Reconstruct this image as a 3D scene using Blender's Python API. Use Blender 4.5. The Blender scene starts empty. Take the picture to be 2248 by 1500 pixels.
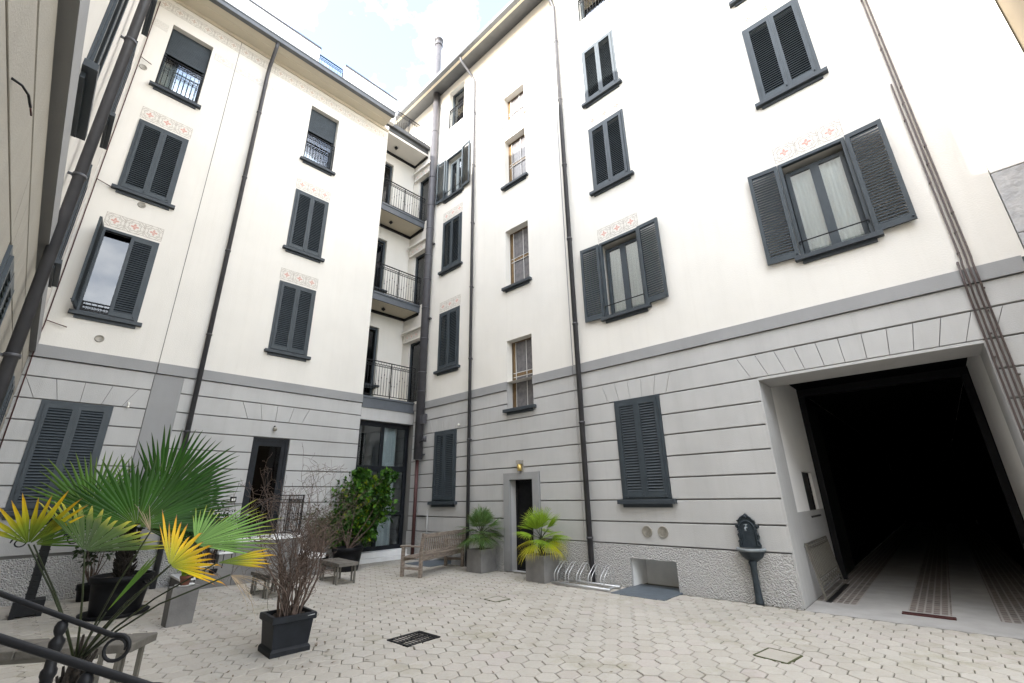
import bpy, math, random
from mathutils import Vector, Matrix
random.seed(7)
R = math.radians
PI = math.pi
sc = bpy.context.scene
COL = sc.collection

# ------------------------------------------------------------------ materials
def nd(nt, typ, **kw):
    n = nt.nodes.new(typ)
    for k, v in kw.items():
        if k.startswith('i_'):
            n.inputs[int(k[2:])].default_value = v
        else:
            setattr(n, k, v)
    return n
def mth(nt, op, a, b=0.0, c=None):
    n = nt.nodes.new('ShaderNodeMath'); n.operation = op
    for i, v in enumerate((a, b, c)):
        if v is None: continue
        if isinstance(v, (int, float)): n.inputs[i].default_value = v
        else: nt.links.new(v, n.inputs[i])
    return n.outputs[0]
def mixc(nt, fac, a, b):
    n = nt.nodes.new('ShaderNodeMix'); n.data_type = 'RGBA'
    for s, v in ((n.inputs[0], fac), (n.inputs[6], a), (n.inputs[7], b)):
        if isinstance(v, (int, float)): s.default_value = v
        elif isinstance(v, (tuple, list)): s.default_value = (*v[:3], 1)
        else: nt.links.new(v, s)
    return n.outputs[2]
def base(name):
    m = bpy.data.materials.new(name); m.use_nodes = True
    nt = m.node_tree
    return m, nt, nt.nodes['Principled BSDF']
def mat(name, col, rough=.7, metal=0., var=.08, vs=3., bump=0., bs=60., spec=.4, stain=0., col2=None, stretch=None):
    m, nt, p = base(name)
    tc = nd(nt, 'ShaderNodeTexCoord')
    src = tc.outputs['Object']
    if stretch:
        mp = nd(nt, 'ShaderNodeMapping'); mp.inputs['Scale'].default_value = stretch
        nt.links.new(src, mp.inputs['Vector']); src = mp.outputs['Vector']
    n1 = nd(nt, 'ShaderNodeTexNoise'); n1.inputs['Scale'].default_value = vs; n1.inputs['Detail'].default_value = 6
    nt.links.new(src, n1.inputs['Vector'])
    f = mth(nt, 'MULTIPLY_ADD', n1.outputs[0], 2.4, -.7)
    nt.nodes[-1].use_clamp = True
    lo = tuple(c * (1 - var) for c in col) if col2 is None else col2
    hi = tuple(min(1, c * (1 + var)) for c in col) if col2 is None else col
    c = mixc(nt, f, lo, hi)
    if stain > 0:
        n3 = nd(nt, 'ShaderNodeTexNoise'); n3.inputs['Scale'].default_value = .55; n3.inputs['Detail'].default_value = 8; n3.inputs['Roughness'].default_value = .7
        mp2 = nd(nt, 'ShaderNodeMapping'); mp2.inputs['Scale'].default_value = (1.6, 1.6, .5)
        nt.links.new(tc.outputs['Object'], mp2.inputs['Vector']); nt.links.new(mp2.outputs['Vector'], n3.inputs['Vector'])
        g = mth(nt, 'MULTIPLY_ADD', n3.outputs[0], 3., -1.35); nt.nodes[-1].use_clamp = True
        c = mixc(nt, mth(nt, 'MULTIPLY', g, stain), c, tuple(x * .72 for x in col))
        n5 = nd(nt, 'ShaderNodeTexNoise'); n5.inputs['Scale'].default_value = 1.; n5.inputs['Detail'].default_value = 7; n5.inputs['Roughness'].default_value = .65
        mp5 = nd(nt, 'ShaderNodeMapping'); mp5.inputs['Scale'].default_value = (7, 7, .22)
        nt.links.new(tc.outputs['Object'], mp5.inputs['Vector']); nt.links.new(mp5.outputs['Vector'], n5.inputs['Vector'])
        g5 = mth(nt, 'MULTIPLY_ADD', n5.outputs[0], 3.5, -1.75); nt.nodes[-1].use_clamp = True
        c = mixc(nt, mth(nt, 'MULTIPLY', g5, stain * .9), c, tuple(x * k for x, k in zip(col, (.70, .68, .64))))
    nt.links.new(c, p.inputs['Base Color'])
    p.inputs['Roughness'].default_value = rough; p.inputs['Metallic'].default_value = metal
    p.inputs['Specular IOR Level'].default_value = spec
    if bump > 0:
        n2 = nd(nt, 'ShaderNodeTexNoise'); n2.inputs['Scale'].default_value = bs; n2.inputs['Detail'].default_value = 4
        nt.links.new(src, n2.inputs['Vector'])
        b = nd(nt, 'ShaderNodeBump'); b.inputs['Strength'].default_value = bump; b.inputs['Distance'].default_value = .02
        nt.links.new(n2.outputs[0], b.inputs['Height']); nt.links.new(b.outputs[0], p.inputs['Normal'])
    return m
M = {}
M['cream'] = mat('cream_plaster', (.64, .61, .56), .85, var=.03, vs=1.2, bump=.18, bs=45, stain=.16)
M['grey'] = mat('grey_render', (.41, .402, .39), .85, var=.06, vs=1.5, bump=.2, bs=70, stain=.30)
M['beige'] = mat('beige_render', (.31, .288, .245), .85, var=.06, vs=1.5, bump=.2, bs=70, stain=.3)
M['fascia'] = mat('slate_fascia', (.085, .093, .105), .5, var=.1, vs=5)
M['groove'] = mat('groove_render', (.16, .155, .145), .9, var=.1)
M['band'] = mat('band_render', (.26, .258, .256), .85, var=.05, vs=2, bump=.12, bs=70, stain=.15)
M['soffit'] = mat('soffit_plaster', (.52, .465, .365), .85, var=.04, vs=2)
M['white_stone'] = mat('white_marble', (.72, .71, .69), .5, var=.08, vs=4)
M['shutter'] = mat('shutter_paint', (.042, .051, .058), .42, var=.14, vs=5, spec=.22)
M['sill'] = mat('slate_sill', (.04, .047, .054), .5, var=.1, vs=6, spec=.25)
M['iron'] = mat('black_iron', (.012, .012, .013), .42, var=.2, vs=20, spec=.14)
M['dark'] = mat('unlit_interior', (.008, .008, .009), .9, var=.2, spec=0.)  # near-black colour stands in for unlit rooms and the deep passage
M['pipe'] = mat('dark_zinc', (.055, .054, .058), .4, metal=.15, var=.15, vs=6, spec=.35)
M['flue'] = mat('painted_flue', (.06, .058, .064), .5, var=.15, vs=5, spec=.3)
M['zinc'] = mat('zinc_gutter', (.10, .103, .107), .45, metal=.4, var=.1, vs=5)
M['conduit'] = mat('brown_conduit', (.075, .055, .05), .55, var=.15, vs=10)
M['red'] = mat('rust_red_paint', (.06, .02, .018), .6, var=.2, vs=10)
M['steelmat'] = mat('steel_plate', (.11, .13, .15), .55, metal=.3, var=.12, vs=8, bump=.1, bs=120)
M['galv'] = mat('galvanised', (.48, .48, .48), .35, metal=.6, var=.1, vs=12)
M['fountain'] = mat('cast_iron_grey', (.026, .034, .041), .5, var=.25, vs=14, bump=.2, bs=60, spec=.25)
M['basin'] = mat('worn_rim', (.20, .22, .23), .5, var=.2, vs=14)
M['teak'] = mat('weathered_teak', (.30, .245, .20), .75, vs=9, col2=(.12, .092, .07), stretch=(1, 1, 6), bump=.2, bs=40)
M['slatwood'] = mat('grey_wood', (.15, .135, .115), .75, vs=7, col2=(.08, .072, .06), bump=.2, bs=40)
M['legmetal'] = mat('taupe_metal', (.12, .11, .09), .6, var=.12, vs=9)
M['cement'] = mat('cement_planter', (.20, .192, .182), .8, vs=4, col2=(.13, .125, .12), bump=.15, bs=50)
M['plastic'] = mat('black_plastic', (.008, .008, .009), .5, var=.3, vs=8, spec=.14)
M['anthracite'] = mat('anthracite_resin', (.010, .0115, .0145), .5, var=.3, vs=8, spec=.2)
M['soil'] = mat('soil', (.035, .025, .018), .95, var=.4, vs=30, bump=.8, bs=40)
M['terracotta'] = mat('terracotta', (.16, .06, .035), .8, var=.2, vs=10)
M['bark'] = mat('palm_bark', (.03, .022, .016), .95, vs=18, col2=(.012, .009, .007), bump=1., bs=50)
M['twig'] = mat('dry_twig', (.15, .105, .082), .85, vs=14, col2=(.06, .042, .032))
M['petiole'] = mat('petiole_green', (.03, .045, .012), .6, vs=6, col2=(.016, .018, .008))
M['apron'] = mat('smooth_concrete', (.36, .345, .325), .85, vs=3, col2=(.28, .27, .255), bump=.15, bs=40)
M['joint'] = mat('joint_sand', (.17, .15, .12), .95, vs=2.5, col2=(.10, .095, .065), bump=.3, bs=90)
M['mossy'] = mat('moss', (.045, .06, .018), .95, vs=20, col2=(.09, .085, .04), bump=.5, bs=80)
M['stonewall'] = mat('rough_stone', (.50, .49, .48), .9, vs=5, col2=(.36, .36, .37), bump=1., bs=14)
M['tan'] = mat('tan_plaster', (.22, .175, .115), .85, var=.05, vs=2)
M['whitepl'] = mat('white_plaster', (.80, .78, .75), .85, var=.03, vs=2, bump=.1)
M['brass'] = mat('brass', (.62, .45, .16), .35, metal=.8, var=.1)
M['lampglass'] = mat('opal_glass', (.72, .70, .64), .2, var=.03)
M['curtain'] = mat('curtain', (.78, .78, .76), .9, vs=3, col2=(.62, .63, .63), stretch=(14, 1, .3))
M['ventgrey'] = mat('vent_metal', (.30, .28, .24), .6, metal=.3, var=.15, vs=20)
M['amber'] = mat('amber_glass', (.15, .095, .045), .25, var=.15, vs=12)
M['frosted'] = mat('frosted_glass', (.17, .16, .16), .22, vs=9, col2=(.10, .095, .10))
M['lead'] = mat('lead_came', (.55, .54, .52), .5, var=.1)
M['brownwood'] = mat('brown_wood', (.10, .065, .035), .6, var=.2, vs=8)
M['bricks'] = None

# pebble dash plinth
def m_pebble():
    m, nt, p = base('pebble_dash')
    tc = nd(nt, 'ShaderNodeTexCoord')
    v = nd(nt, 'ShaderNodeTexVoronoi'); v.inputs['Scale'].default_value = 42
    nt.links.new(tc.outputs['Object'], v.inputs['Vector'])
    n = nd(nt, 'ShaderNodeTexNoise'); n.inputs['Scale'].default_value = 55; n.inputs['Detail'].default_value = 5
    nt.links.new(tc.outputs['Object'], n.inputs['Vector'])
    h = mth(nt, 'ADD', mth(nt, 'MULTIPLY', v.outputs['Distance'], -1.0), mth(nt, 'MULTIPLY', n.outputs[0], .6))
    c = mixc(nt, n.outputs[0], (.30, .29, .28), (.60, .585, .56))
    nt.links.new(c, p.inputs['Base Color']); p.inputs['Roughness'].default_value = .9
    b = nd(nt, 'ShaderNodeBump'); b.inputs['Strength'].default_value = 1.; b.inputs['Distance'].default_value = .03
    nt.links.new(h, b.inputs['Height']); nt.links.new(b.outputs[0], p.inputs['Normal'])
    return m
M['pebble'] = m_pebble()

def m_paver():
    m, nt, p = base('hex_paver')
    a = nd(nt, 'ShaderNodeVertexColor'); a.layer_name = 'tint'
    sp = nd(nt, 'ShaderNodeSeparateColor'); nt.links.new(a.outputs[0], sp.inputs[0])
    tc = nd(nt, 'ShaderNodeTexCoord')
    n = nd(nt, 'ShaderNodeTexNoise'); n.inputs['Scale'].default_value = 28; n.inputs['Detail'].default_value = 6; n.inputs['Roughness'].default_value = .7
    nt.links.new(tc.outputs['Object'], n.inputs['Vector'])
    c = mixc(nt, sp.outputs[0], (.395, .365, .315), (.465, .435, .385))
    c = mixc(nt, sp.outputs[1], c, (.44, .39, .36))
    g = mth(nt, 'MULTIPLY_ADD', n.outputs[0], 1.6, -.3); nt.nodes[-1].use_clamp = True
    c2 = mixc(nt, g, (.30, .265, .22), c)
    c = mixc(nt, .6, c, c2)
    # green and dark patches of algae
    n2 = nd(nt, 'ShaderNodeTexNoise'); n2.inputs['Scale'].default_value = 1.1; n2.inputs['Detail'].default_value = 9; n2.inputs['Roughness'].default_value = .75
    nt.links.new(tc.outputs['Object'], n2.inputs['Vector'])
    al = mth(nt, 'MULTIPLY_ADD', n2.outputs[0], 5., -2.65); nt.nodes[-1].use_clamp = True
    c = mixc(nt, mth(nt, 'MULTIPLY', al, .7), c, (.20, .19, .10))
    n4 = nd(nt, 'ShaderNodeTexNoise'); n4.inputs['Scale'].default_value = .45; n4.inputs['Detail'].default_value = 5
    nt.links.new(tc.outputs['Object'], n4.inputs['Vector'])
    bl = mth(nt, 'MULTIPLY_ADD', n4.outputs[0], 3., -1.3); nt.nodes[-1].use_clamp = True
    c = mixc(nt, mth(nt, 'MULTIPLY', bl, .45), c, (.27, .255, .22))
    n6 = nd(nt, 'ShaderNodeTexNoise'); n6.inputs['Scale'].default_value = 9; n6.inputs['Detail'].default_value = 8; n6.inputs['Roughness'].default_value = .8
    nt.links.new(tc.outputs['Object'], n6.inputs['Vector'])
    sp6 = mth(nt, 'MULTIPLY_ADD', n6.outputs[0], 6., -3.7); nt.nodes[-1].use_clamp = True
    c = mixc(nt, mth(nt, 'MULTIPLY', sp6, .5), c, (.15, .13, .10))
    nt.links.new(c, p.inputs['Base Color']); p.inputs['Roughness'].default_value = .82
    b = nd(nt, 'ShaderNodeBump'); b.inputs['Strength'].default_value = .35; b.inputs['Distance'].default_value = .008
    n3 = nd(nt, 'ShaderNodeTexNoise'); n3.inputs['Scale'].default_value = 120; nt.links.new(tc.outputs['Object'], n3.inputs['Vector'])
    nt.links.new(n3.outputs[0], b.inputs['Height']); nt.links.new(b.outputs[0], p.inputs['Normal'])
    return m
M['paver'] = m_paver()

def m_brick():
    m, nt, p = base('paving_brick')
    tc = nd(nt, 'ShaderNodeTexCoord')
    mp = nd(nt, 'ShaderNodeMapping'); mp.inputs['Rotation'].default_value = (0, 0, PI / 2)
    nt.links.new(tc.outputs['Object'], mp.inputs['Vector'])
    b = nd(nt, 'ShaderNodeTexBrick'); b.offset = .5
    b.inputs['Color1'].default_value = (.16, .125, .105, 1); b.inputs['Color2'].default_value = (.10, .08, .07, 1)
    b.inputs['Mortar'].default_value = (.30, .28, .255, 1); b.inputs['Scale'].default_value = 1
    b.inputs['Brick Width'].default_value = .15; b.inputs['Row Height'].default_value = .082; b.inputs['Mortar Size'].default_value = .011
    nt.links.new(mp.outputs[0], b.inputs['Vector'])
    n = nd(nt, 'ShaderNodeTexNoise'); n.inputs['Scale'].default_value = 5; n.inputs['Detail'].default_value = 6
    nt.links.new(tc.outputs['Object'], n.inputs['Vector'])
    f = mth(nt, 'MULTIPLY_ADD', n.outputs[0], 2.5, -.9); nt.nodes[-1].use_clamp = True
    c = mixc(nt, mth(nt, 'MULTIPLY', f, .5), b.outputs[0], (.30, .27, .245))
    nt.links.new(c, p.inputs['Base Color']); p.inputs['Roughness'].default_value = .85
    return m
M['bricks'] = m_brick()

def m_orn(name, N, ink, flower, strength=1.):
    """painted ornament: N square tiles with a rosette each, across Generated X, height Generated Z"""
    m, nt, p = base(name)
    tc = nd(nt, 'ShaderNodeTexCoord'); s = nd(nt, 'ShaderNodeSeparateXYZ'); nt.links.new(tc.outputs['Generated'], s.inputs[0])
    x = mth(nt, 'SUBTRACT', mth(nt, 'FRACT', mth(nt, 'MULTIPLY', s.outputs[0], N)), .5)
    z = mth(nt, 'SUBTRACT', s.outputs[2], .5)
    r = mth(nt, 'SQRT', mth(nt, 'ADD', mth(nt, 'MULTIPLY', x, x), mth(nt, 'MULTIPLY', z, z)))
    th = mth(nt, 'ARCTAN2', z, x)
    def band(v, lo, hi):
        return mth(nt, 'MULTIPLY', mth(nt, 'GREATER_THAN', v, lo), mth(nt, 'LESS_THAN', v, hi))
    ax, az = mth(nt, 'ABSOLUTE', x), mth(nt, 'ABSOLUTE', z)
    mx = mth(nt, 'MAXIMUM', ax, az)
    edge = band(mx, .455, .485)
    c8 = mth(nt, 'COSINE', mth(nt, 'MULTIPLY', th, 8.))
    c4 = mth(nt, 'COSINE', mth(nt, 'MULTIPLY', th, 4.))
    ring = band(mth(nt, 'MULTIPLY_ADD', c8, .035, r), .29, .335)
    ring2 = band(mth(nt, 'MULTIPLY_ADD', c4, -.09, r), .43, .47)
    corner = band(mth(nt, 'ADD', ax, az), .68, .74)
    inkm = mth(nt, 'MAXIMUM', mth(nt, 'MAXIMUM', edge, ring), mth(nt, 'MAXIMUM', ring2, corner))
    ros = mth(nt, 'LESS_THAN', mth(nt, 'MULTIPLY_ADD', c4, -.06, r), .155)
    eye = mth(nt, 'LESS_THAN', r, .04)
    n = nd(nt, 'ShaderNodeTexNoise'); n.inputs['Scale'].default_value = 40; nt.links.new(tc.outputs['Object'], n.inputs['Vector'])
    wear = mth(nt, 'MULTIPLY_ADD', n.outputs[0], 1.2, .15); nt.nodes[-1].use_clamp = True
    c = mixc(nt, mth(nt, 'MULTIPLY', wear, .35 * strength), (.64, .61, .56), tuple(.5 * a + .5 * b for a, b in zip(ink, (.64, .61, .56))))
    c = mixc(nt, mth(nt, 'MULTIPLY', mth(nt, 'MULTIPLY', inkm, wear), .9 * strength), c, ink)
    c = mixc(nt, mth(nt, 'MULTIPLY', mth(nt, 'MULTIPLY', ros, wear), .9 * strength), c, flower)
    c = mixc(nt, mth(nt, 'MULTIPLY', eye, .7 * strength), c, (.6, .5, .4))
    nt.links.new(c, p.inputs['Base Color']); p.inputs['Roughness'].default_value = .85
    return m
M['frieze'] = m_orn('painted_rosettes', 3, (.28, .24, .20), (.47, .16, .12))
M['bandfrieze'] = m_orn('painted_frieze_band', 21, (.22, .19, .16), (.34, .22, .16), .85)
M['faintfrieze'] = m_orn('painted_frieze_faint', 6, (.30, .27, .24), (.38, .30, .25), .65)

def m_glass(name, tint, fac=.12):
    m = bpy.data.materials.new(name); m.use_nodes = True; nt = m.node_tree; nt.nodes.clear()
    o = nd(nt, 'ShaderNodeOutputMaterial'); mx = nd(nt, 'ShaderNodeMixShader')
    t = nd(nt, 'ShaderNodeBsdfTransparent'); t.inputs[0].default_value = (*tint, 1)
    g = nd(nt, 'ShaderNodeBsdfGlossy'); g.inputs['Roughness'].default_value = .015; g.inputs[0].default_value = (.9, .92, .95, 1)
    fr = nd(nt, 'ShaderNodeFresnel'); fr.inputs[0].default_value = 1.5
    f = mth(nt, 'MULTIPLY_ADD', fr.outputs[0], 1.6, fac); nt.nodes[-1].use_clamp = True
    nt.links.new(f, mx.inputs[0]); nt.links.new(t.outputs[0], mx.inputs[1]); nt.links.new(g.outputs[0], mx.inputs[2]); nt.links.new(mx.outputs[0], o.inputs[0])
    return m
M['glass'] = m_glass('window_glass', (.82, .86, .87), .05)
M['skyglass'] = m_glass('reflective_glass', (.15, .17, .19), .01)
M['doorglass'] = m_glass('tinted_glass', (.30, .31, .32), -.04)

def m_leaf(name, stops, rnd=.25, rough=.5, trans=.3):
    m, nt, p = base(name)
    a = nd(nt, 'ShaderNodeVertexColor'); a.layer_name = 'tint'
    sp = nd(nt, 'ShaderNodeSeparateColor'); nt.links.new(a.outputs[0], sp.inputs[0])
    cr = nd(nt, 'ShaderNodeValToRGB'); e = cr.color_ramp.elements
    e[0].position, e[0].color = stops[0][0], (*stops[0][1], 1); e[1].position, e[1].color = stops[-1][0], (*stops[-1][1], 1)
    for pos, c in stops[1:-1]:
        q = e.new(pos); q.color = (*c, 1)
    nt.links.new(sp.outputs[0], cr.inputs[0])
    dk = mth(nt, 'MULTIPLY_ADD', sp.outputs[1], 2 * rnd, 1 - rnd)
    vm = nd(nt, 'ShaderNodeVectorMath'); vm.operation = 'SCALE'; nt.links.new(cr.outputs[0], vm.inputs[0]); nt.links.new(dk, vm.inputs['Scale'])
    nt.links.new(vm.outputs[0], p.inputs['Base Color']); p.inputs['Roughness'].default_value = rough; p.inputs['Specular IOR Level'].default_value = .22
    tr = nd(nt, 'ShaderNodeBsdfTranslucent'); nt.links.new(vm.outputs[0], tr.inputs[0])
    mx = nd(nt, 'ShaderNodeMixShader'); mx.inputs[0].default_value = trans
    out = nt.nodes['Material Output']
    nt.links.new(p.outputs[0], mx.inputs[1]); nt.links.new(tr.outputs[0], mx.inputs[2]); nt.links.new(mx.outputs[0], out.inputs[0])
    return m
M['fr_dark'] = m_leaf('frond_dark_green', [(0, (.06, .105, .005)), (.3, (.025, .085, .005)), (.8, (.017, .062, .005)), (1, (.045, .07, .012))])
M['fr_mid'] = m_leaf('frond_green', [(0, (.10, .15, .012)), (.5, (.06, .15, .018)), (1, (.10, .14, .03))])
M['fr_pale'] = m_leaf('frond_pale_green', [(0, (.13, .24, .06)), (.7, (.14, .26, .06)), (.9, (.22, .27, .03)), (1, (.34, .28, .03))])
M['fr_tip'] = m_leaf('frond_yellow_tipped', [(0, (.02, .045, .006)), (.55, (.035, .07, .006)), (.76, (.18, .20, .012)), (.92, (.42, .36, .02)), (1, (.40, .22, .03))], .22)
M['fr_yellow'] = m_leaf('frond_yellow', [(0, (.12, .16, .012)), (.25, (.30, .28, .012)), (.6, (.52, .33, .008)), (.85, (.48, .24, .008)), (.93, (.16, .06, .02)), (1, (.22, .15, .10))], .25)
M['fr_half'] = m_leaf('frond_half_yellow', [(0, (.05, .085, .01)), (.35, (.12, .16, .012)), (.6, (.34, .29, .012)), (.88, (.48, .28, .01)), (1, (.26, .16, .08))], .25)
M['fr_lime'] = m_leaf('frond_lime', [(0, (.16, .24, .02)), (.7, (.20, .32, .02)), (1, (.34, .36, .03))], .25)
M['fr_lemon'] = m_leaf('frond_lemon', [(0, (.30, .36, .02)), (.6, (.44, .42, .02)), (1, (.55, .46, .05))], .2)
M['fr_small'] = m_leaf('frond_mid_green', [(0, (.10, .15, .04)), (.7, (.09, .17, .05)), (1, (.17, .18, .06))], .3)
M['fr_dry'] = m_leaf('frond_dry', [(0, (.32, .24, .15)), (1, (.40, .32, .22))], .3)
M['lemonleaf'] = m_leaf('glossy_leaf', [(0, (.014, .042, .007)), (.5, (.032, .095, .012)), (.85, (.08, .17, .015)), (1, (.20, .24, .015))], .5, .3)
M['oliveleaf'] = m_leaf('olive_leaf', [(0, (.035, .045, .018)), (1, (.08, .09, .035))], .35)
M['darkleaf'] = m_leaf('dark_leaf', [(0, (.012, .02, .008)), (1, (.03, .05, .018))], .35)

# ------------------------------------------------------------------ mesh builder
class MB:
    def __init__(s): s.v = []; s.f = []; s.m = []; s.t = []; s.tv = {}; s.sm = []
    def add(s, vs, fs, mi=0, smooth=False, tint=None):
        o = len(s.v); s.v += [tuple(v) for v in vs]
        for f in fs:
            s.f.append(tuple(o + i for i in f)); s.m.append(mi); s.sm.append(smooth)
        if tint is not None:
            for i in range(len(vs)): s.tv[o + i] = tint[i] if isinstance(tint, list) else tint
        return o
    def box(s, x0, x1, y0, y1, z0, z1, mi=0, T=None):
        vs = [(x, y, z) for z in (z0, z1) for y in (y0, y1) for x in (x0, x1)]
        if T: vs = [T @ Vector(v) for v in vs]
        s.add(vs, [(0, 2, 3, 1), (4, 5, 7, 6), (0, 1, 5, 4), (2, 6, 7, 3), (0, 4, 6, 2), (1, 3, 7, 5)], mi)
    def cbox(s, x0, x1, y0, y1, z0, z1, c=.01, mi=0, T=None):
        """box with chamfered top and vertical edges"""
        def ring(x0, x1, y0, y1, z, c): return [(x0 + c, y0, z), (x1 - c, y0, z), (x1, y0 + c, z), (x1, y1 - c, z), (x1 - c, y1, z), (x0 + c, y1, z), (x0, y1 - c, z), (x0, y0 + c, z)]
        vs = ring(x0, x1, y0, y1, z0, c) + ring(x0, x1, y0, y1, z1 - c, c) + ring(x0 + c, x1 - c, y0 + c, y1 - c, z1, c * .5)
        if T: vs = [T @ Vector(v) for v in vs]
        fs = [tuple(range(7, -1, -1)), tuple(range(16, 24))]
        for k in (0, 8):
            for i in range(8):
                j = (i + 1) % 8; fs.append((k + i, k + j, k + 8 + j, k + 8 + i))
        s.add(vs, fs, mi)
    def slab(s, pts, y0, y1, mi=0, ch=0.0):
        """polygon in (x,z), front at y0 (facing -y), sides back to y1; counter-clockwise seen from the front"""
        n = len(pts)
        if ch:
            cx = sum(p[0] for p in pts) / n; cz = sum(p[1] for p in pts) / n
            ip = []
            for x, z in pts:
                ip.append((x + (ch if x < cx else -ch), z + (ch if z < cz else -ch)))
            vs = [(x, y0, z) for x, z in ip] + [(x, y0 + ch, z) for x, z in pts] + [(x, y1, z) for x, z in pts]
            fs = [tuple(range(n))] + [(n + i, n + (i + 1) % n, (i + 1) % n, i) for i in range(n)] + [(2 * n + i, 2 * n + (i + 1) % n, n + (i + 1) % n, n + i) for i in range(n)]
        else:
            vs = [(x, y0, z) for x, z in pts] + [(x, y1, z) for x, z in pts]
            fs = [tuple(range(n)), tuple(range(2 * n - 1, n - 1, -1))] + [(n + i, n + (i + 1) % n, (i + 1) % n, i) for i in range(n)]
        s.add(vs, fs, mi)
    def quad(s, a, b, c, d, mi=0): s.add([a, b, c, d], [(0, 1, 2, 3)], mi)
    def tube(s, path, r, n=8, mi=0, cap=True, smooth=True, tint=None):
        P = [Vector(p) for p in path]; k = len(P)
        rs = r if isinstance(r, (list, tuple)) else [r] * k
        up = Vector((0, 0, 1)); vs = []
        prev = None
        for i in range(k):
            d = (P[min(i + 1, k - 1)] - P[max(i - 1, 0)])
            if d.length < 1e-9: d = Vector((0, 0, 1))
            d.normalize()
            if prev is None:
                a = d.cross(up if abs(d.z) < .9 else Vector((1, 0, 0))).normalized()
            else:
                a = (prev - d * prev.dot(d))
                a = a.normalized() if a.length > 1e-6 else d.orthogonal().normalized()
            prev = a; b = d.cross(a)
            for j in range(n):
                t = 2 * PI * j / n; vs.append(P[i] + (a * math.cos(t) + b * math.sin(t)) * rs[i])
        fs = [(i * n + j, i * n + (j + 1) % n, (i + 1) * n + (j + 1) % n, (i + 1) * n + j) for i in range(k - 1) for j in range(n)]
        if cap: fs += [tuple(range(n - 1, -1, -1)), tuple((k - 1) * n + j for j in range(n))]
        s.add(vs, fs, mi, smooth, tint)
    def lathe(s, prof, n=20, c=(0, 0, 0), mi=0, smooth=True, T=None):
        vs = []
        for r, z in prof:
            for j in range(n):
                t = 2 * PI * j / n; vs.append((c[0] + r * math.cos(t), c[1] + r * math.sin(t), c[2] + z))
        if T: vs = [T @ Vector(v) for v in vs]
        k = len(prof)
        fs = [(i * n + j, i * n + (j + 1) % n, (i + 1) * n + (j + 1) % n, (i + 1) * n + j) for i in range(k - 1) for j in range(n)]
        fs += [tuple(range(n - 1, -1, -1)), tuple((k - 1) * n + j for j in range(n))]
        s.add(vs, fs, mi, smooth)
    def mesh(s, name, mats):
        me = bpy.data.meshes.new(name); me.from_pydata(s.v, [], s.f)
        for m in (mats if isinstance(mats, (list, tuple)) else [mats]): me.materials.append(M[m] if isinstance(m, str) else m)
        me.polygons.foreach_set('material_index', s.m); me.polygons.foreach_set('use_smooth', s.sm)
        if s.tv:
            at = me.color_attributes.new('tint', 'FLOAT_COLOR', 'POINT')
            buf = []
            for i in range(len(s.v)): buf += list(s.tv.get(i, (0, .5, 0))) + [1.]
            at.data.foreach_set('color', buf)
        me.update(); return me
    def build(s, name, mats, parent=None, loc=(0, 0, 0), rz=0.):
        return link(name, s.mesh(name, mats), parent, loc, rz)
def link(name, me, parent=None, loc=(0, 0, 0), rz=0.):
    o = bpy.data.objects.new(name, me); COL.objects.link(o)
    o.parent = parent; o.location = loc; o.rotation_euler = (0, 0, rz); return o
def tag(o, label=None, cat=None, group=None, kind=None):
    if label: o['label'] = label
    if cat: o['category'] = cat
    if group: o['group'] = group
    if kind: o['kind'] = kind
    return o
def thing(name, label, cat, loc=(0, 0, 0), rz=0., group=None):
    return tag(link(name, None, None, loc, rz), label, cat, group)

# ------------------------------------------------------------------ frames of the walls (metres, camera at x=y=0)
YA, YB = 0.8006606658, -0.7406065994
dA = Vector((math.cos(YA), math.sin(YA), 0)); nA = Vector((dA.y, -dA.x, 0)); DA = -11.72
dB = Vector((math.cos(YB), math.sin(YB), 0)); nB = Vector((dB.y, -dB.x, 0)); DB = -7.98
OA = nA * DA; OB = nB * DB
OC = OA - dA * .66; ANG = .016
dC = nA * math.cos(ANG) + dA * math.sin(ANG)
nC = dA * math.cos(ANG) - nA * math.sin(ANG)
RC = math.atan2(-dC.y, -dC.x)
def PA(u, off, z=0.): return OA + dA * u + nA * off + Vector((0, 0, z))
def PB(u, off, z=0.): return OB + dB * u + nB * off + Vector((0, 0, z))
# camera rotation (right, down, forward rows)
CR = ((0.99985370, 0.00567197, -0.01613697), (-0.01710477, 0.33155309, -0.94328149), (0., 0.94341952, 0.33160160))
FPX, HC = 970.781, 1.55
cR, cD, cF = (Vector(r) for r in CR)
def at(px, py, depth): return Vector((0, 0, HC)) + cR * ((px - 1124) / FPX * depth) + cD * ((py - 750) / FPX * depth) + cF * depth
def gnd(px, py, z=0.):
    d = cR * ((px - 1124) / FPX) + cD * ((py - 750) / FPX) + cF
    return Vector((0, 0, HC)) + d * ((z - HC) / d.z)

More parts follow.
